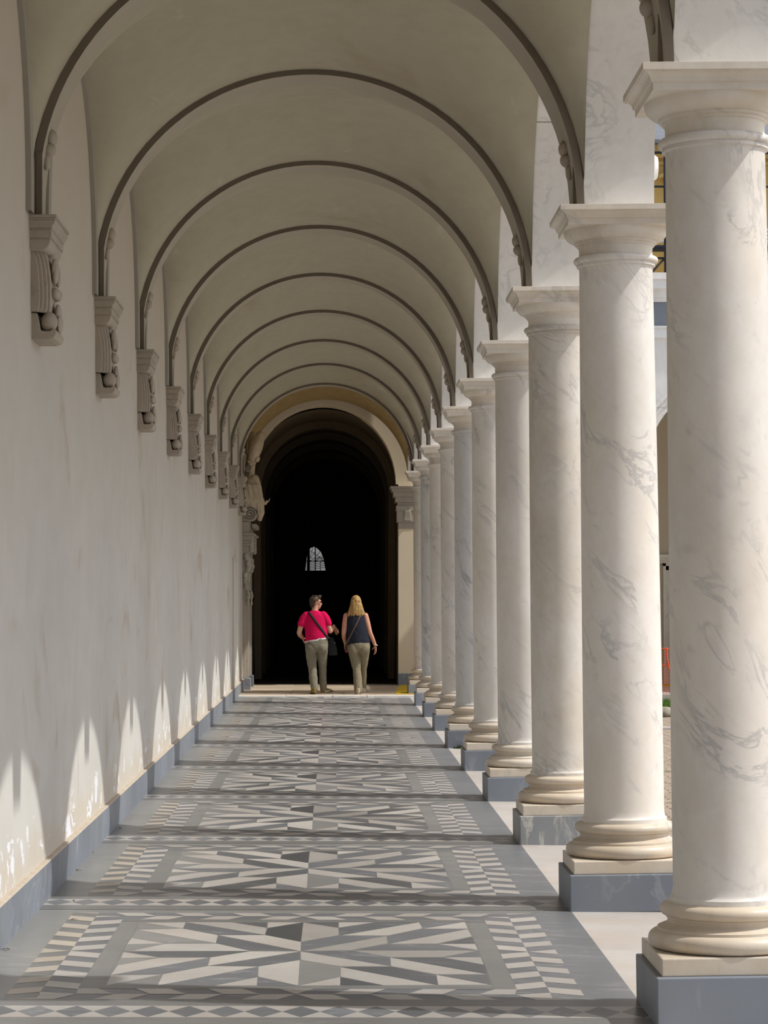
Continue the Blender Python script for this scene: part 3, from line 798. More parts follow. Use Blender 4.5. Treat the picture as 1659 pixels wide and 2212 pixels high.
# ------------------------------------------------------------------ wall corbels
ORD = {2: 'nearest carved stone corbel on the long plaster wall, at the left edge of the photo', 3: 'second carved stone corbel along the plaster wall from the left edge', 4: 'third carved stone corbel along the plaster wall from the left edge',
 5: 'fourth carved stone corbel along the plaster wall from the left edge', 6: 'fifth carved stone corbel along the plaster wall from the left edge', 7: 'sixth carved stone corbel along the plaster wall from the left edge',
 8: 'seventh carved stone corbel along the plaster wall from the left edge', 9: 'eighth carved stone corbel, last clear one before the ornate portal', 10: 'farthest carved stone corbel, squeezed against the robed statue'}
def make_corbel():
    r = empty('wall_corbel', (0, 0, 0), '', '', 'carved corbels of the plaster wall')
    m = MB()
    def step(z0, z1, p, h): m.box(-.02, p, -h, h, z0, z1)
    step(.637, .655, .147, .320); step(.628, .637, .140, .314)
    cy = [(0, .585), (.122, .585), (.124, .594), (.130, .602), (.137, .610), (.139, .620), (.140, .628), (0, .628)]
    m.prism(cy, 'y', -.31, .31)
    step(.578, .585, .121, .297); step(.535, .578, .117, .292); step(.529, .535, .111, .287)
    q = [(0, .529)] + [(.066 + .044*cos(a), .529 - .058*sin(a)) for a in [PI/2*i/8 for i in range(9)]] + [(0, .471)]
    m.prism(q, 'y', -.28, .28)
    for s in (-1, 1):
        qq = [(s*(.24 + .04*cos(a)), .529 - .058*sin(a)) for a in [PI/2*i/8 for i in range(9)]]
    cap = m.build('moulded_cap', [M['corbel']], r, bevel=.003)
    m = MB()
    front = [(.066, .475), (.078, .44), (.090, .38), (.097, .30), (.099, .22), (.096, .165), (.088, .145)]
    for hl, d in ((.235, -.050), (.215, -.032), (.190, -.014), (.155, 0)):
        m.prism([(-.02, .475)] + [(max(p+d, .012), z) for p, z in front] + [(-.02, .145)], 'y', -hl, hl)
    con = m.build('console', [M['corbel']], r, bevel=.004)
    m = MB()
    m.prism([(-.02, .145), (.028, .145), (.040, .10), (.048, .05), (.062, .045), (.100, .045), (.118, .06), (.130, .05), (.132, .03), (.120, .008), (.095, 0), (-.02, 0)], 'y', -.19, .19)
    m.build('cradle', [M['corbel']], r, bevel=.005)
    def ell(mb, c, rx, ry, rz, n=14, k=8):
        mb.grid([[(c[0]+rx*cos(ph)*cos(2*PI*j/n), c[1]+ry*cos(ph)*sin(2*PI*j/n), c[2]+rz*sin(ph)) for j in range(n)] for ph in [-PI/2*.98 + PI*.98*i/k for i in range(k+1)]], 0, True, True)
    for y in (-.13, .13):
        m = MB(); ell(m, (.088, y, .098), .046, .06, .056, 18, 10); m.build('ball', [M['corbel']], r)
    m = MB()
    ell(m, (.105, 0, .395), .022, .10, .065); ell(m, (.112, -.06, .37), .018, .035, .06); ell(m, (.112, .06, .37), .018, .035, .06)
    ell(m, (.122, 0, .345), .014, .03, .045)
    ell(m, (.112, -.05, .262), .028, .05, .033); ell(m, (.112, .05, .262), .028, .05, .033)
    ell(m, (.122, 0, .155), .020, .07, .055); ell(m, (.130, .0, .105), .018, .09, .05)
    m.build('acanthus_leaf', [M['corbel']], r)
    return r
cb0 = make_corbel()
for k in range(2, 11):
    c = cb0 if k == 2 else copy_tree(cb0)
    c.location = (XW, YC(k)-.30, 3.082); tag(c, ORD[k], 'corbel')

# ------------------------------------------------------------------ ornate stone portal at the far end of the wall
def volute(mb, cx_, cz_, R, y0, y1, axis='y'):
    n = 40; mb.prism([(cx_+R*cos(2*PI*i/n), cz_+R*sin(2*PI*i/n)) for i in range(n)], axis, y0, y1)
    pts = []
    for i in range(64):
        t = i/63; a = 2*PI*2.4*t; r_ = R*(.96 - .82*t); pts.append((cx_+r_*cos(a), y0-.006, cz_+r_*sin(a)))
    mb.tube(pts, R*.075, 6, 1)
p = empty('stone_portal', (XW, 44.4, 0), 'ornate grey stone portal at the far end of the plaster wall, below the robed statue', 'portal')
def PB(name, mb, mat=None, **kw):
    for i, (x, y, z) in enumerate(mb.v): mb.v[i] = (x, y, z)
    return mb.build(name, [M['portal'] if mat is None else mat], p, **kw)
for y0, y1 in ((-.35, .05), (1.25, 1.55)):
    m = MB(); m.box(0, .055, y0, y1, .22, 2.4); m.box(.05, .085, y0+.06, y1-.06, .22, 2.3); m.box(.085, .105, y0+.14, y1-.10, .22, 2.3)
    PB('jamb', m, bevel=.006)
    m = MB(); m.box(0, .14, y0-.03, y1+.03, 0, .235); PB('plinth', m, M['blue'], bevel=.006)
    m = MB()
    for z0, z1, d in ((2.36, 2.42, .01), (2.42, 2.60, .03), (2.60, 2.64, .07), (2.64, 2.70, .05), (2.70, 2.78, .10), (2.78, 2.82, .14)): m.box(0, .09+d, y0-d*.5, y1+d*.5, z0, z1)
    PB('capital', m, bevel=.008)
    m = MB(); rg = random.Random(4)
    for i in range(26):
        t = i/25; z = 2.42 - t*.85; yy = y0 - .015 + rg.uniform(-.02, .03); x = .075 + .035*sin(t*9) + rg.uniform(-.015, .015); r_ = .042*(1-.55*t) + rg.uniform(0, .012)
        m.grid([[(x+r_*cos(ph)*cos(2*PI*j/8), yy+r_*cos(ph)*sin(2*PI*j/8), z+1.3*r_*sin(ph)) for j in range(8)] for ph in [-1.4, -.7, 0, .7, 1.4]], 0, True, True)
    for i in range(7):
        z = 2.78-i*.045; m.grid([[(.16+.045*cos(ph)*cos(2*PI*j/8), y0-.01+.03*cos(ph)*sin(2*PI*j/8), z+.04*sin(ph)) for j in range(8)] for ph in [-1.4, -.7, 0, .7, 1.4]], 0, True, True)
    PB('carved_garland', m)
m = MB(); m.box(0, .12, -.42, 1.6, 2.82, 3.03); m.box(.12, .14, -.30, 1.5, 2.84, 3.0); m.box(0, .20, -.45, 1.63, 2.80, 2.835)
m.box(.16, .24, -.2, 1.4, 2.92, 3.0)
PB('entablature', m, bevel=.006)
m = MB(); volute(m, .10, 3.98, .055, -.40, -.2); m.build('volute', [M['portal'], M['rib']], p, bevel=.004)
m = MB(); volute(m, .135, 3.17, .13, -.42, -.10); m.prism([(0, 3.04), (.02, 3.42), (.06, 3.44), (.20, 3.28), (.24, 3.16), (.2, 3.05), (.1, 3.03)], 'y', -.40, -.12)
m.build('volute', [M['portal'], M['rib']], p, bevel=.004)
m = MB(); m.box(0, .03, -.30, 1.4, 3.0, 3.9); PB('back_panel', m)
m = MB(); m.box(.0, .012, .05, 1.25, 0, 2.82); PB('door_panel', m, M['rib'])
m = MB(); m.box(0, .022, -4.8, -3.7, 0, 2.05); m.box(0, .03, -4.85, -3.65, 2.05, 2.09)
o = m.build('wall_panel', [M['wall']], None, loc=(XW, 44.4, .24)); tag(o, 'shallow plaster panel on the long wall just before the ornate portal', 'panel')

# ------------------------------------------------------------------ SDF-like bodies: closed primitives joined by voxel remesh
class Body:
    def __init__(s): s.m = MB()
    def loft(s, rings, n=28):
        """rings: (x,y,z,rx,ry[,slope_x, slope_y, power])"""
        rows = []
        for r in rings:
            x, y, z, rx, ry = r[:5]; sx = r[5] if len(r) > 5 else 0; sy = r[6] if len(r) > 6 else 0; pw = r[7] if len(r) > 7 else 1.0
            row = []
            for j in range(n):
                a = 2*PI*j/n; c, d = cos(a), sin(a)
                c = math.copysign(abs(c)**pw, c); d = math.copysign(abs(d)**pw, d)
                row.append((x+rx*c, y+ry*d, z + sx*rx*c + sy*ry*d))
            rows.append(row)
        s.m.grid(rows, 0, True, True); s.m.face(rows[0][::-1]); s.m.face(rows[-1])
    def limb(s, pts, rad, n=14):
        pts = [Vector(q) for q in pts]
        d0 = (pts[0]-pts[1]).normalized(); d1 = (pts[-1]-pts[-2]).normalized()
        P = [pts[0]+d0*rad[0]*.9, pts[0]+d0*rad[0]*.55] + pts + [pts[-1]+d1*rad[-1]*.55, pts[-1]+d1*rad[-1]*.9]
        R = [rad[0]*.4, rad[0]*.83] + list(rad) + [rad[-1]*.83, rad[-1]*.4]
        s.m.tube(P, R, n)
    def ell(s, c, r, rot=None, n=20, k=12):
        rows = []
        for i in range(k+1):
            ph = -PI/2*.985 + PI*.985*i/k; row = []
            for j in range(n):
                v = Vector((r[0]*cos(ph)*cos(2*PI*j/n), r[1]*cos(ph)*sin(2*PI*j/n), r[2]*sin(ph)))
                if rot is not None: v = rot @ v
                row.append(Vector(c)+v)
            rows.append(row)
        s.m.grid(rows, 0, True, True); s.m.face(rows[0][::-1]); s.m.face(rows[-1])
    def build(s, name, mat, parent, vox=.007, smooth=4, fac=.5, noise=0, nscale=8):
        o = s.m.build(name, [mat], None, weld=False)
        r = o.modifiers.new('r', 'REMESH'); r.mode = 'VOXEL'; r.voxel_size = vox; r.use_smooth_shade = True
        if smooth:
            q = o.modifiers.new('s', 'SMOOTH'); q.iterations = smooth; q.factor = fac
        dg = bpy.context.evaluated_depsgraph_get(); dg.update()
        me = bpy.data.meshes.new_from_object(o.evaluated_get(dg)); old = o.data
        o.modifiers.clear(); o.data = me; bpy.data.meshes.remove(old); me.name = name
        if not me.materials: me.materials.append(mat)
        if noise:
            from mathutils import noise as NZ
            for v in me.vertices:
                nn = NZ.noise(Vector(v.co)*nscale) + .5*NZ.noise(Vector(v.co)*nscale*2.3)
                v.co += v.normal*nn*noise
        for f in me.polygons: f.use_smooth = True
        if parent is not None:
            o.parent = parent; o.matrix_parent_inverse = parent.matrix_basis.inverted()
        return o
def bvh(o):
    me = o.data; return BVHTree.FromPolygons([v.co.copy() for v in me.vertices], [tuple(f.vertices) for f in me.polygons])
def strap_on(mb, trees, path, width, off, dirn):
    """flat band lying on a surface; path in (x,z), cast along dirn (0,±1,0)"""
    rows = []
    n = len(path); hit = []
    for i, (x, z) in enumerate(path):
        a = Vector((path[min(i+1, n-1)][0]-path[max(i-1, 0)][0], 0, path[min(i+1, n-1)][1]-path[max(i-1, 0)][1])).normalized()
        c = Vector((a.z, 0, -a.x)); row = []
        for s in (-.5, 0, .5):
            q = Vector((x, 0, z)) + c*width*s; best = None
            for t in trees:
                h = t.ray_cast(Vector((q.x, 42.2 - 3*dirn, q.z)), Vector((0, dirn, 0)))
                if h[0] is not None and (best is None or (h[0].y-best)*dirn < 0): best = h[0].y
            if best is None: best = hit[-1] if hit else 42.2
            hit.append(best); row.append(Vector((q.x, best - off*dirn, q.z)))
        rows.append(row)
    ys = [r[1].y for r in rows]
    for i, r in enumerate(rows):     # keep the band taut
        ym = (min if dirn > 0 else max)(ys[max(0, i-1):i+2])
        for q in r: q.y = q.y*.5 + ym*.5
    back = [[q + Vector((0, .006*dirn, 0)) for q in r] for r in rows]
    mb.grid(rows, 0, False, True); mb.grid(back, 0, False, True, flip=True)
    mb.grid([[r[0] for r in rows], [r[0] for r in back]], 0, False, False); mb.grid([[r[-1] for r in rows], [r[-1] for r in back]], 0, False, False)

def hand(b, wrist, fwd, palm_n, thumb_side, curl=.5, L=.175):
    """five fingers on a palm; fwd: direction to the finger tips, palm_n: direction the palm faces"""
    w = Vector(wrist); f = Vector(fwd).normalized(); pn = Vector(palm_n); pn = (pn - f*pn.dot(f)).normalized(); sd = f.cross(pn)
    if sd.dot(Vector(thumb_side)) < 0: sd = -sd
    k = L/.18
    for s in (-.022, -.007, .008, .022): b.limb([w - f*.01, w + f*.045*k + sd*s*.9, w + f*.088*k + sd*s], [.017, .015, .0115], 10)
    for s, ln, c0 in ((.028, .072, .85), (.009, .082, 1), (-.010, .076, 1.05), (-.028, .060, 1.15)):
        q = w + f*.090*k + sd*s; pts = [q]; ang = 0
        for seg in (.45, .32, .23):
            ang += curl*c0*.55; d = f*cos(ang) + pn*sin(ang); q = q + d*ln*seg*k; pts.append(q)
        b.limb(pts, [.0105, .0098, .009, .0075], 8)
    t0 = w + f*.025*k + sd*.020; t1 = t0 + (f*.55 + sd*.6 + pn*.45).normalized()*.042*k; t2 = t1 + (f*.8 + sd*.15 + pn*.5).normalized()*.034*k
    b.limb([t0, t1, t2], [.015, .0125, .009], 8)

def shoe(name, parent, heel, yaw, mat, sole, accent=None, lift=0, L=.27):
    e = Matrix.Translation(heel) @ Matrix.Rotation(yaw, 4, 'Z') @ Matrix.Rotation(-lift, 4, 'X')
    b = Body()
    b.loft([(0, .02, .020, .036, .040), (0, .02, .06, .036, .042), (0, .025, .10, .034, .042)], 18)
    b.limb([(0, .04, .045), (0, .12, .048), (.003, .19, .034), (.004, L-.045, .030)], [.040, .043, .040, .027], 14)
    b.ell((0, .12, .026), (.044, .12, .022))
    for i, v in enumerate(b.m.v): b.m.v[i] = tuple(e @ Vector((v[0], v[1], max(v[2], .012))))
    o = b.build(name, mat, parent, .006, 3)
    m = MB(); ol = []
    for i in range(24):
        a = 2*PI*i/24; wd = .040 + .006*sin(a) - (.006 if abs(sin(a)) < .3 else 0); ol.append((wd*cos(a), L/2-.012 + (L/2-.004)*sin(a)))
    m.grid([[(x, y, z) for x, y in ol] for z in (0, .022)], 0, True, True)
    m.face([(x, y, 0) for x, y in ol][::-1]); m.face([(x, y, .022) for x, y in ol])
    for i, v in enumerate(m.v): m.v[i] = tuple(e @ Vector(v))
    s = m.build('sole', [sole], o); s.matrix_parent_inverse = o.matrix_world.inverted()
    if parent is not None: s.matrix_parent_inverse = (parent.matrix_basis @ o.matrix_parent_inverse).inverted()
    if accent is not None:
        m = MB()
        for s_ in (-1, 1):
            pts = [(s_*(.043), .015, .055), (s_*.047, .05, .035), (s_*.049, .10, .04), (s_*.047, .16, .058)]
            m.tube([e @ Vector(q) for q in pts], [.006, .012, .010, .004], 8)
        a = m.build('side_flash', [accent], o); a.matrix_parent_inverse = s.matrix_parent_inverse
    return o

def head(b, c, yaw, tilt=0, sc=1.0):
    """head with face turned to yaw (0 = +Y, -90deg = +X); returns a transform"""
    R = Matrix.Translation(c) @ Matrix.Rotation(yaw, 4, 'Z') @ Matrix.Rotation(tilt, 4, 'X') @ Matrix.Scale(sc, 4)
    n0 = len(b.m.v)
    b.ell((0, -.008, .025), (.074, .092, .088)); b.ell((0, .022, -.045), (.058, .064, .066)); b.ell((0, .050, -.082), (.032, .030, .026))
    b.limb([(0, .078, .022), (0, .096, -.012), (0, .100, -.028)], [.009, .012, .015], 8)          # nose
    b.limb([(-.012, .092, -.032), (.012, .092, -.032)], [.009, .009], 8)
    b.limb([(-.05, .066, .028), (-.02, .086, .034), (.02, .086, .034), (.05, .066, .028)], [.008, .010, .010, .008], 8)   # brow
    b.limb([(-.020, .080, -.055), (0, .088, -.055), (.020, .080, -.055)], [.007, .009, .007], 8)   # lips
    b.limb([(-.018, .079, -.066), (0, .085, -.067), (.018, .079, -.066)], [.007, .009, .007], 8)
    for s in (-1, 1):
        b.ell((s*.050, .055, -.015), (.02, .022, .022))
        b.limb([(s*.073, -.004, .020), (s*.083, -.014, .014), (s*.083, -.016, -.006), (s*.077, -.006, -.030), (s*.072, .000, -.020)], [.008, .009, .008, .007, .006], 8)  # ears
    for i in range(n0, len(b.m.v)): b.m.v[i] = tuple(R @ Vector(b.m.v[i]))
    return R

# ------------------------------------------------------------------ person in pink
BY = 42.25
P1 = empty('person', (-.27, BY, ZF), 'person in a bright pink T-shirt walking away, short brown hair, head turned right', 'person')
ZL = .015
b = Body()
b.loft([(-.285, BY, .82, .15, .10), (-.285, BY, .92, .165, .11), (-.287, BY, 1.04, .155, .10), (-.30, BY, 1.2, .165, .10), (-.31, BY, 1.33, .165, .085), (-.315, BY, 1.40, .11, .07), (-.317, BY, 1.44, .065, .06)])
b.limb([(-.316, BY-.01, 1.40), (-.314, BY+.005, 1.47), (-.309, BY+.012, 1.53)], [.062, .056, .056])
Hc = Vector((-.300, BY+.02, 1.585)); YAW = math.radians(-72)
R1 = head(b, Hc, YAW, .03)
L_sh, L_el, L_wr = (-.485, BY, 1.37), (-.585, BY-.03, 1.075), (-.525, BY+.14, .985)
R_sh, R_el, R_wr = (-.145, BY, 1.37), (-.052, BY-.02, 1.10), (.008, BY+.17, 1.185)
b.limb([L_sh, (-.545, BY-.01, 1.22), L_el], [.050, .050, .043]); b.limb([L_el, (-.565, BY+.05, 1.03), L_wr], [.043, .041, .028])
b.limb([R_sh, (-.10, BY-.01, 1.23), R_el], [.050, .050, .043]); b.limb([R_el, (-.025, BY+.08, 1.14), R_wr], [.043, .041, .028])
hand(b, L_wr, (.25, .5, -.75), (.9, 0, .3), (.3, .6, .5), .7)
hand(b, R_wr, (.45, .35, -.85), (-.2, -.9, -.2), (-.6, .3, .3), .55)
LH, LK, LA = (-.372, BY, .86), (-.352, BY+.02, .47), (-.318, BY-.12, .115)
RH, RK, RA = (-.198, BY, .86), (-.188, BY+.09, .47), (-.172, BY+.10, .105)
for H_, K_, A_ in ((LH, LK, LA), (RH, RK, RA)):
    b.limb([H_, ((H_[0]+K_[0])/2, (H_[1]+K_[1])/2, (H_[2]+K_[2])/2), K_], [.075, .062, .044]); b.limb([K_, ((K_[0]+A_[0])/2, (K_[1]+A_[1])/2, (K_[2]+A_[2])/2), A_], [.044, .040, .034])
    b.limb([A_, (A_[0], A_[1]+.08, .075)], [.036, .03])
b.build('body', M['skin'], P1, .0062, 3)
# T-shirt
b = Body()
b.loft([(-.285, BY-.005, .960, .196, .142, .18), (-.286, BY-.004, 1.03, .196, .142, .12), (-.292, BY, 1.12, .196, .134, .05), (-.302, BY, 1.22, .205, .130), (-.310, BY, 1.31, .208, .118), (-.314, BY, 1.37, .190, .105), (-.316, BY, 1.415, .135, .088), (-.317, BY, 1.448, .080, .072), (-.317, BY, 1.456, .070, .064)])
b.limb([(-.455, BY, 1.372), (-.505, BY-.005, 1.31), (-.545, BY-.012, 1.225)], [.075, .074, .070]); b.limb([(-.175, BY, 1.372), (-.128, BY-.005, 1.315), (-.090, BY-.012, 1.235)], [.075, .074, .069])
shirt1 = b.build('pink_t_shirt', M['pink'], P1, .0075, 5, noise=.003, nscale=11)
b = Body(); b.loft([(-.285, BY-.005, .935, .193, .140, .18), (-.285, BY-.005, .985, .193, .140, .18)])
b.build('white_undershirt_hem', M['white_cotton'], P1, .005, 3)
# trousers
b = Body()
b.loft([(-.285, BY-.010, .755, .165, .11), (-.285, BY-.014, .82, .198, .148), (-.285, BY-.012, .88, .198, .148), (-.285, BY-.006, .955, .188, .136, .18), (-.285, BY-.004, .968, .184, .134, .18)])
b.ell((-.372, BY-.075, .80), (.10, .085, .11)); b.ell((-.200, BY-.075, .81), (.10, .085, .11))
b.limb([(-.383, BY-.01, .80), (-.372, BY+.0, .63), (-.356, BY+.015, .46)], [.102, .092, .073]); b.limb([(-.356, BY+.015, .46), (-.342, BY-.06, .30), (-.322, BY-.125, .125)], [.073, .072, .064])
b.limb([(-.189, BY-.01, .80), (-.188, BY+.04, .63), (-.184, BY+.085, .46)], [.100, .086, .067]); b.limb([(-.184, BY+.085, .46), (-.179, BY+.08, .30), (-.172, BY+.09, .12)], [.067, .064, .060])
b.build('khaki_trousers', M['khaki'], P1, .0085, 4, noise=.006, nscale=13)
shoe('shoe', P1, Vector((-.325, BY-.19, ZF+.0)), .18, M['shoe_olive'], M['shoe_navy'], None, .0)
shoe('shoe', P1, Vector((-.195, BY+.06, ZF)), -.85, M['shoe_olive'], M['shoe_sole'], M['shoe_sole'])
# hair: short, brushed up, lighter tips
b = Body(); n0 = 0
b.ell((0, -.022, .045), (.081, .092, .082)); b.ell((0, -.055, .005), (.070, .055, .070)); b.ell((0, .02, .085), (.066, .070, .042)); b.ell((0, -.06, -.045), (.052, .040, .045))
rh = random.Random(2)
for i in range(40):
    a = rh.uniform(-2.7, 2.7); x = .055*sin(a); y = .01 + .07*cos(a)
    b.limb([(x, y, .09), (x*1.15+rh.uniform(-.01, .01), y*1.1+.012, .118+rh.uniform(0, .014))], [.016, .007], 7)
for i, v in enumerate(b.m.v): b.m.v[i] = tuple(R1 @ Vector(v))
b.build('short_hair', M['hair_brown'], P1, .006, 1, noise=.005, nscale=60)
m = MB()
for s in (-1, 1):
    m.tube([R1 @ Vector(q) for q in ((s*.079, -.012, .018), (s*.077, .04, .022), (s*.064, .082, .022))], .004, 6)
    rows = [[R1 @ Vector((s*(.008+.052*u), .100-.020*u*u*1.1, .018+.021*w*(1-.2*u))) for w in (-1, -.5, 0, .5, 1)] for u in (0, .25, .5, .75, 1)]
    m.grid(rows, 0, False, True); m.grid([[q + (R1.to_3x3() @ Vector((0, .004, 0))) for q in r] for r in rows], 0, False, True)
m.build('sunglasses', [M['lens']], P1)
# bag of the person in pink
b1 = empty('crossbody_bag', (-.02, BY+.05, .68), 'black crossbody bag on the right hip of the person in pink, strap across the back', 'bag')
INV1 = b1.matrix_basis.inverted()
m = MB()
rows = []
for (z, x0, x1, y0, y1) in ((.685, -.075, .055, -.045, .075), (.70, -.09, .075, -.055, .085), (.80, -.095, .062, -.05, .08), (.92, -.098, .022, -.035, .065), (.985, -.096, -.005, -.02, .05), (.99, -.088, -.02, -.01, .04)):
    row = []
    for j in range(24):
        a = 2*PI*j/24; c, d = cos(a), sin(a); c = math.copysign(abs(c)**.5, c); d = math.copysign(abs(d)**.5, d)
        row.append((( x0+x1)/2 + (x1-x0)/2*c, BY+.06+(y0+y1)/2+(y1-y0)/2*d, z))
    rows.append(row)
m.grid(rows, 0, True, True); m.face(rows[0][::-1]); m.face(rows[-1])
o = m.build('pouch', [M['bag_black']], b1); o.matrix_parent_inverse = INV1
m = MB(); T1 = bvh(shirt1)
pth = [(-.425+.34*t, 1.432-.455*t) for t in [i/30 for i in range(31)]]
strap_on(m, [T1], pth, .040, .007, 1)
strap_on(m, [T1], [(-.425+.10*t+.20*t*t, 1.432-.45*t) for t in [i/30 for i in range(31)]], .040, .007, -1)
m.tube([(-.085, BY-.07, .985), (-.07, BY-.02, .98), (-.05, BY+.05, .975)], .018, 8)
o = m.build('strap', [M['strap_black']], b1); o.matrix_parent_inverse = INV1
m = MB(); m.lathe([(.0, 0), (.008, .002), (.008, .006), (.0, .008)], 0, 0, 12)
for i, v in enumerate(m.v): m.v[i] = (.028+v[0], BY+.015-v[2], .90+v[1])
o = m.build('metal_stud', [M['silver']], b1); o.matrix_parent_inverse = INV1

# ------------------------------------------------------------------ person in navy
P2 = empty('person', (.44, BY, ZF), 'person in a sleeveless navy top and khaki jeans walking away, shoulder-length blond hair', 'person')
b = Body()
cx2 = .405
b.loft([(.435, BY, .80, .15, .10), (.435, BY, .92, .165, .11), (.415, BY, 1.06, .150, .10), (.395, BY, 1.2, .155, .10), (.385, BY, 1.33, .165, .085), (.382, BY, 1.40, .11, .068), (.383, BY, 1.44, .06, .058)])
b.limb([(.383, BY, 1.40), (.384, BY+.005, 1.47), (.386, BY+.012, 1.53)], [.055, .050, .052])
H2 = Vector((.388, BY+.015, 1.585)); R2 = head(b, H2, .06, 0)
L_sh, L_el, L_wr = (.225, BY, 1.365), (.180, BY-.03, 1.07), (.205, BY+.15, .89)
R_sh, R_el, R_wr = (.548, BY, 1.365), (.628, BY-.03, 1.07), (.720, BY+.03, .855)
b.limb([L_sh, (.200, BY-.01, 1.22), L_el], [.054, .050, .041]); b.limb([L_el, (.185, BY+.05, .99), L_wr], [.041, .038, .027])
b.limb([R_sh, (.588, BY-.015, 1.22), R_el], [.054, .050, .041]); b.limb([R_el, (.672, BY-.005, .97), R_wr], [.041, .038, .026])
hand(b, L_wr, (0, .35, -.9), (.8, -.3, 0), (0, .9, .2), .8)
hand(b, R_wr, (.05, .15, -.95), (-.8, -.3, 0), (-.3, .9, 0), .45)
LH, LK, LA = (.350, BY, .86), (.400, BY-.02, .46), (.428, BY-.17, .115)
RH, RK, RA = (.520, BY, .86), (.512, BY+.10, .46), (.516, BY+.22, .125)
for H_, K_, A_ in ((LH, LK, LA), (RH, RK, RA)):
    b.limb([H_, ((H_[0]+K_[0])/2, (H_[1]+K_[1])/2, (H_[2]+K_[2])/2), K_], [.075, .062, .044]); b.limb([K_, ((K_[0]+A_[0])/2, (K_[1]+A_[1])/2, (K_[2]+A_[2])/2), A_], [.044, .040, .034])
    b.limb([A_, (A_[0], A_[1]+.08, .075)], [.034, .03])
b.build('body', M['skin2'], P2, .0062, 3)
b = Body()
b.loft([(.430, BY-.006, .885, .205, .146, .10), (.428, BY-.006, .93, .203, .146, .10), (.420, BY-.004, 1.04, .188, .136, .04), (.402, BY, 1.18, .182, .130), (.392, BY, 1.28, .176, .118), (.386, BY, 1.36, .170, .102), (.384, BY, 1.405, .150, .086), (.383, BY, 1.438, .078, .070), (.383, BY, 1.446, .066, .062)])
top2 = b.build('navy_sleeveless_top', M['navy'], P2, .0075, 4, noise=.004, nscale=11)
b = Body()
b.loft([(.437, BY-.010, .75, .160, .11), (.437, BY-.014, .81, .195, .150), (.436, BY-.012, .87, .194, .148), (.434, BY-.006, .93, .184, .136), (.432, BY-.004, .945, .180, .132)])
b.ell((.350, BY-.078, .79), (.098, .085, .11)); b.ell((.522, BY-.078, .80), (.098, .085, .11))
b.limb([(.343, BY-.01, .79), (.374, BY-.01, .63), (.400, BY-.02, .46)], [.100, .090, .073]); b.limb([(.400, BY-.02, .46), (.415, BY-.10, .28), (.428, BY-.175, .09)], [.073, .074, .072])
b.limb([(.532, BY-.01, .79), (.526, BY+.04, .63), (.516, BY+.095, .46)], [.098, .082, .060]); b.limb([(.516, BY+.095, .46), (.516, BY+.15, .30), (.518, BY+.21, .12)], [.060, .056, .054])
b.build('khaki_jeans', M['khaki2'], P2, .0085, 4, noise=.005, nscale=13)
shoe('shoe', P2, Vector((.424, BY-.25, ZF)), .12, M['shoe_beige'], M['shoe_sole'], None)
shoe('shoe', P2, Vector((.520, BY+.17, ZF)), -.25, M['shoe_beige'], M['shoe_sole'], None)
b = Body()
b.ell((0, -.012, .040), (.086, .102, .094)); b.loft([(0, -.045, .05, .088, .070), (-.002, -.055, -.03, .100, .070), (-.004, -.06, -.10, .118, .068), (-.004, -.062, -.165, .145, .062), (-.002, -.062, -.185, .150, .055)], 24)
rh = random.Random(6)
for i in range(46):
    a = -PI + rh.uniform(.15, PI-.15); r0 = rh.uniform(.9, 1.0)
    x = .120*cos(a)*r0; y = -.055 + .058*sin(a)
    fl_ = 1.0 + .25*abs(cos(a)); e = -.19 - rh.uniform(0, .045)
    b.limb([(x*.75, y, -.02), (x*.95, y-.004, -.11), (x*fl_, y-.006, e+.03), (x*(fl_+.06), y-.002, e)], [.016, .017, .013, .005], 7)
for i, v in enumerate(b.m.v): b.m.v[i] = tuple(R2 @ Vector(v))
b.build('blond_hair', M['hair_blond'], P2, .006, 1, noise=.003, nscale=40)
m = MB(); Rw = Vector(R_wr)
for i in range(14):
    a = 2*PI*i/14; q = Rw + Vector((.034*cos(a), .034*sin(a), .012-.012*cos(a)))
    m.grid([[q + .0105*Vector((cos(ph)*cos(2*PI*j/8), cos(ph)*sin(2*PI*j/8), sin(ph))) for j in range(8)] for ph in (-1.4, -.7, 0, .7, 1.4)], 0, True, True)
m.build('bead_bracelet', [M['silver']], P2)
for ch in P2.children:
    if ch.name.startswith('bead'): ch.matrix_parent_inverse = P2.matrix_basis.inverted()
for ch in P1.children:
    if ch.name.startswith('sunglasses'): ch.matrix_parent_inverse = P1.matrix_basis.inverted()
b2 = empty('crossbody_bag', (.20, BY+.10, .74), 'small brown crossbody bag carried at the left hip of the person in navy', 'bag')
INV2 = b2.matrix_basis.inverted(); T2 = bvh(top2)
m = MB()
strap_on(m, [T2], [(.492-.268*t, 1.425-.54*t) for t in [i/30 for i in range(31)]], .026, .006, 1)
strap_on(m, [T2], [(.492-.268*t*t, 1.425-.54*t) for t in [i/30 for i in range(31)]], .026, .006, -1)
o = m.build('strap', [M['strap_brown']], b2); o.matrix_parent_inverse = INV2
m = MB(); m.box(.195, .30, BY+.135, BY+.19, .76, .90); o = m.build('pouch', [M['strap_brown']], b2, bevel=.012); o.matrix_parent_inverse = INV2
ph = MB(); ph.box(-.012, .012, -.035, .035, 0, .10)
o = ph.build('phone', [M['red']], None, loc=(.222, BY+.185, .735), bevel=.006); o.rotation_euler = (.3, 0, .5)
tag(o, 'red phone held in the left hand of the person in navy', 'phone')

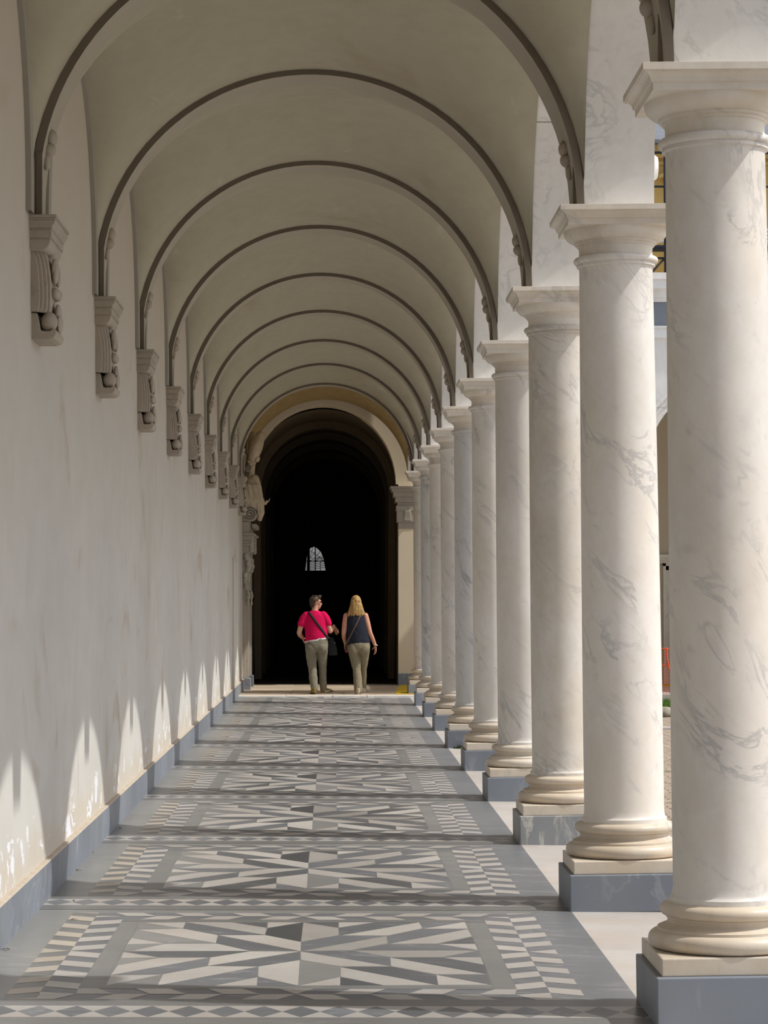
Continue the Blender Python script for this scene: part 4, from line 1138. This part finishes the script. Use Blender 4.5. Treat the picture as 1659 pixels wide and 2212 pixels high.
# ------------------------------------------------------------------ robed statue over the portal
SY = 44.15
S = empty('stone_statue', (XW+.15, SY, 3.03), 'carved stone statue of a robed figure high on the wall above the ornate portal', 'statue')
b = Body()
X_ = lambda px: (px-719.7)*SY/5317
Z_ = lambda py: 1.7 + (1287.7-py)*SY/5317
b.loft([(-1.50, SY+.1, Z_(1098), .13, .2), (-1.47, SY+.1, Z_(1080), .17, .24), (-1.46, SY+.08, Z_(1055), .15, .22), (-1.45, SY+.06, Z_(1036), .12, .17), (-1.47, SY+.05, Z_(1028), .07, .08)])
b.limb([(-1.40, SY-.05, Z_(1034)), (-1.34, SY-.08, Z_(1052)), (-1.30, SY-.05, Z_(1076))], [.075, .06, .05])       # arm
b.limb([(-1.30, SY-.05, Z_(1076)), (-1.25, SY-.06, Z_(1086)), (-1.21, SY-.05, Z_(1088))], [.05, .036, .026])
hand(b, (-1.22, SY-.05, Z_(1088)), (.7, 0, .5), (-.2, 0, .8), (0, -1, .3), .5, .14)
for i in range(9):     # folds of the robe
    t = i/8; b.limb([(-1.56+.20*t, SY-.14+.03*sin(i*2), Z_(1048)), (-1.54+.26*t, SY-.15, Z_(1080)), (-1.52+.25*t+.02*sin(i), SY-.10, Z_(1105)+.05*sin(i*1.7))], [.022, .03, .02], 8)
b.limb([(-1.31, SY-.06, Z_(1082)), (-1.30, SY-.06, Z_(1105)), (-1.33, SY-.04, Z_(1122))], [.05, .055, .03])
b.limb([(-1.26, SY-.05, Z_(1090)), (-1.26, SY-.05, Z_(1108)), (-1.30, SY-.04, Z_(1124))], [.025, .032, .02])
b.limb([(-1.47, SY+.04, Z_(1032)), (-1.46, SY+.02, Z_(1016)), (-1.45, SY, Z_(1003))], [.065, .055, .055])
head(b, Vector((-1.455, SY-.02, Z_(994))), math.radians(-130), -.1, .95)
for i in range(8): b.ell((-1.48+.03*sin(i*2.1), SY-.09+.02*cos(i*3), Z_(1006)+.025*i-.05), (.03, .025, .026))
st_ = b.build('figure', M['statue'], None, .009, 2, noise=.004, nscale=25); st_.parent = S; st_.matrix_parent_inverse = S.matrix_basis.inverted()
b = Body()
rot = Matrix.Rotation(math.radians(17), 3, 'Y')
b.ell((-1.375, SY-.06, Z_(965)), (.115, .20, .30), rot); b.ell((-1.36, SY-.10, Z_(992)), (.05, .10, .06), rot)
o = b.build('broad_hat', M['statue'], None, .01, 3, noise=.006, nscale=12); o.parent = S; o.matrix_parent_inverse = S.matrix_basis.inverted()
b = Body(); b.ell((-1.50, SY+.25, Z_(955)), (.10, .12, .22), rot); b.ell((-1.53, SY+.08, Z_(965)), (.04, .06, .10))
b.limb([(-1.5, SY+.25, Z_(975)), (-1.52, SY+.15, Z_(1030))], [.05, .09])
o = b.build('cloak', M['statue'], None, .01, 2, noise=.006, nscale=12); o.parent = S; o.matrix_parent_inverse = S.matrix_basis.inverted()

# ------------------------------------------------------------------ small things
LV = [('dry leaf lying at the wall foot opposite the third column', -1.575, 15.28, .6), ('tiny dry leaf near the wall between the third and fourth wall patches of sun', -1.585, 16.35, 2.1),
      ('dry leaf on the grey edge strip beside the striped border, farthest of the leaves', -1.552, 18.03, 1.2), ('dry leaf on the striped border left of the nearest star panel', -1.36, 12.97, .3),
      ('nearest dry leaf, in the corner by the wall at the left edge of the photo', -1.565, 11.88, 2.7), ('dry leaf beside the diamond border near the plaster wall', -1.443, 13.78, 1.7)]
def leafmesh():
    m = MB(); prof = [(0, 0), (.25, .55), (.5, .8), (.75, .6), (1, 0)]
    mid = [(-.022+.044*t, 0, .003+.006*sin(PI*t)) for t, w_ in prof]
    l = [(-.022+.044*t, .012*w_, .010*w_+.002) for t, w_ in prof]; r_ = [(-.022+.044*t, -.012*w_, .008*w_+.002) for t, w_ in prof]
    m.grid([l, mid, r_], 0, False, True); m.grid([[(x, y, z-.0015) for x, y, z in q] for q in (l, mid, r_)], 0, False, True, flip=True)
    m.tube([(.022, 0, .002), (.030, .002, .003), (.036, .004, .002)], .0012, 5)
    return m.build('dry_leaf', [M['leaf']], weld=False)
lf0 = leafmesh()
for i, (lb, x, y, a) in enumerate(LV):
    q = lf0 if i == 0 else lf0.copy()
    if i: COL.objects.link(q)
    q.location = (x, y, fz(x)+.0008); q.rotation_euler = (0, 0, a); s = (.8, .5, .75, .7, .9, .6)[i]; q.scale = (s, s, s)
    tag(q, lb, 'leaf', 'dry leaves on the pavement')
m = MB(); rg = random.Random(9)
for i in range(120):
    a, r_ = rg.uniform(0, 2*PI), .075*sqrt(rg.random()); x, y = r_*cos(a)*1.2, r_*sin(a)*.5; h = rg.uniform(.025, .06)*(1-r_/.11)
    q = rg.uniform(0, 2*PI); dx, dy = .012*cos(q), .012*sin(q)
    m.face([(x-dx*.3, y-dy*.3, 0), (x+dx*.3, y+dy*.3, 0), (x+dx*1.4, y+dy*1.4+.004, h*.7), (x+dx*1.6, y+dy*1.6, h), (x+dx*.7, y+dy*.7-.004, h*.7)])
o = m.build('weed_tuft', [M['moss']], None, loc=(1.43, YC(6)-.40, fz(1.43)), fix=False, weld=False)
tag(o, 'small green weed tuft at the foot of the sixth column', 'weed')
# yellow mat across the end of the court walk
m = MB(); m.prism([(1.06, 42.0), (1.24, 46.1), (2.3, 46.1), (2.3, 42.0)], 'z', ZF, ZF+.012); m.prism([(2.3, 45.4), (2.3, 46.1), (12, 46.1), (12, 45.4)], 'z', ZF, ZF+.012)
tag(m.build('yellow_mat', [M['yellow']]), 'bright yellow floor mat beside the white step at the far right end of the walk', 'mat')
# orange safety net in the court
m = MB(); x0, x1 = 5.35, 8.6; NYY = 41.75
def net(x, z): return (x, NYY + .03*sin(x*3), z)
for i in range(66):
    x = x0 + (x1-x0)*i/65; m.tube([net(x, -.09), net(x+.01, .8)], .0035, 4, cap=False)
for i in range(19):
    z = -.08+.048*i; m.tube([net(x0+(x1-x0)*j/24, z+.006*sin(j*1.3)) for j in range(25)], .0035, 4, cap=False)
o = empty('safety_net', (x0, NYY, -.1), 'orange plastic safety net in the court, seen between the two nearest columns', 'net')
q = m.build('mesh', [M['orange']], o, weld=False); q.matrix_parent_inverse = o.matrix_basis.inverted()
for xx, ph_ in ((5.70, 0), (6.10, .5), (7.6, 1.1)):
    m = MB(); m.tube([net(xx + .045*sin(t*5.2+ph_), -.1+.92*t) for t in [i/16 for i in range(17)]], .013, 7); q = m.build('ribbon', [M['orange']], o); q.matrix_parent_inverse = o.matrix_basis.inverted()
m = MB()
for z in (.80, .52): m.tube([net(x0+(x1-x0)*j/24, z) for j in range(25)], .008, 6)
q = m.build('edge_cord', [M['orange']], o); q.matrix_parent_inverse = o.matrix_basis.inverted()
# lawn, rock and kerb
m = MB(); rg = random.Random(12)
for i in range(9000):
    x, y = rg.uniform(4.2, 8.4), rg.uniform(38.6, 41.3); h = rg.uniform(.05, .13); a = rg.uniform(0, 2*PI); l = rg.uniform(0, .05); w_ = .007
    m.face([(x-w_*cos(a), y-w_*sin(a), 0), (x+w_*cos(a), y+w_*sin(a), 0), (x+l*sin(a), y+l*cos(a), h)])
tag(m.build('grass', [M['grass']], None, loc=(0, 0, -.10), fix=False, weld=False), 'strip of green grass in front of the orange net', 'grass', None, 'stuff')
b = Body(); rg = random.Random(4)
for i in range(14): b.ell((5.0+rg.uniform(-.55, .6), 36.9+rg.uniform(-.25, .25), -.09+rg.uniform(0, .05)), (rg.uniform(.15, .35), rg.uniform(.15, .3), rg.uniform(.06, .11)))
tag(b.build('rock', M['rock'], None, .03, 1, noise=.05, nscale=6), 'weathered grey rock lying in front of the grass strip in the court', 'rock')
m = MB(); m.box(2.6, 9.0, 33.0, 33.12, -.11, -.06); tag(m.build('kerb_stone', [M['threshold']], bevel=.01), 'low pale kerb stone crossing the brick paving of the court', 'kerb')

# ================================================================== LIGHT AND CAMERA
wd = bpy.data.worlds.new('sky'); SC.world = wd; wd.use_nodes = True
nt = wd.node_tree; bg = nt.nodes['Background']
sky = nt.nodes.new('ShaderNodeTexSky'); sky.sky_type = 'NISHITA'; sky.sun_disc = False
sky.sun_elevation = math.radians(52); sky.sun_rotation = math.radians(100); sky.dust_density = 4.0; sky.air_density = 1.0; sky.ozone_density = 1.0
mx = nt.nodes.new('ShaderNodeMix'); mx.data_type = 'RGBA'; mx.inputs[0].default_value = .55; mx.inputs[7].default_value = (.9, .95, 1.0, 1)
nt.links.new(sky.outputs[0], mx.inputs[6]); nt.links.new(mx.outputs[2], bg.inputs[0])
bg.inputs[1].default_value = SKY_STRENGTH
sd = bpy.data.lights.new('sun', 'SUN'); so = bpy.data.objects.new('sun', sd); COL.objects.link(so)
so.location = (12, 0, 16)
sd.energy = SUN_STRENGTH; sd.angle = math.radians(.75); sd.color = (1.0, .965, .895)
so.rotation_euler = Vector((-1, .215, -1.335)).to_track_quat('-Z', 'Y').to_euler()

cd = bpy.data.cameras.new('camera'); cam = bpy.data.objects.new('camera', cd); COL.objects.link(cam); SC.camera = cam
cd.sensor_fit = 'AUTO'; cd.sensor_width = 36; cd.lens = 36*5317.25/2212; cd.clip_start = .1; cd.clip_end = 500
cam.location = (0, 0, 1.7)
cam.rotation_euler = (Matrix.Rotation(math.radians(-1.183), 4, 'Z') @ Matrix.Rotation(math.radians(90+1.957), 4, 'X') @ Matrix.Rotation(math.radians(-.086), 4, 'Z')).to_euler()
SC.view_settings.view_transform = 'Standard'; SC.view_settings.look = 'None'; SC.view_settings.gamma = 1; SC.view_settings.use_curve_mapping = False
SC.view_settings.exposure = EXPOSURE
try:
    SC.cycles.use_denoising = True; SC.cycles.max_bounces = 10; SC.cycles.diffuse_bounces = 6
except Exception: pass
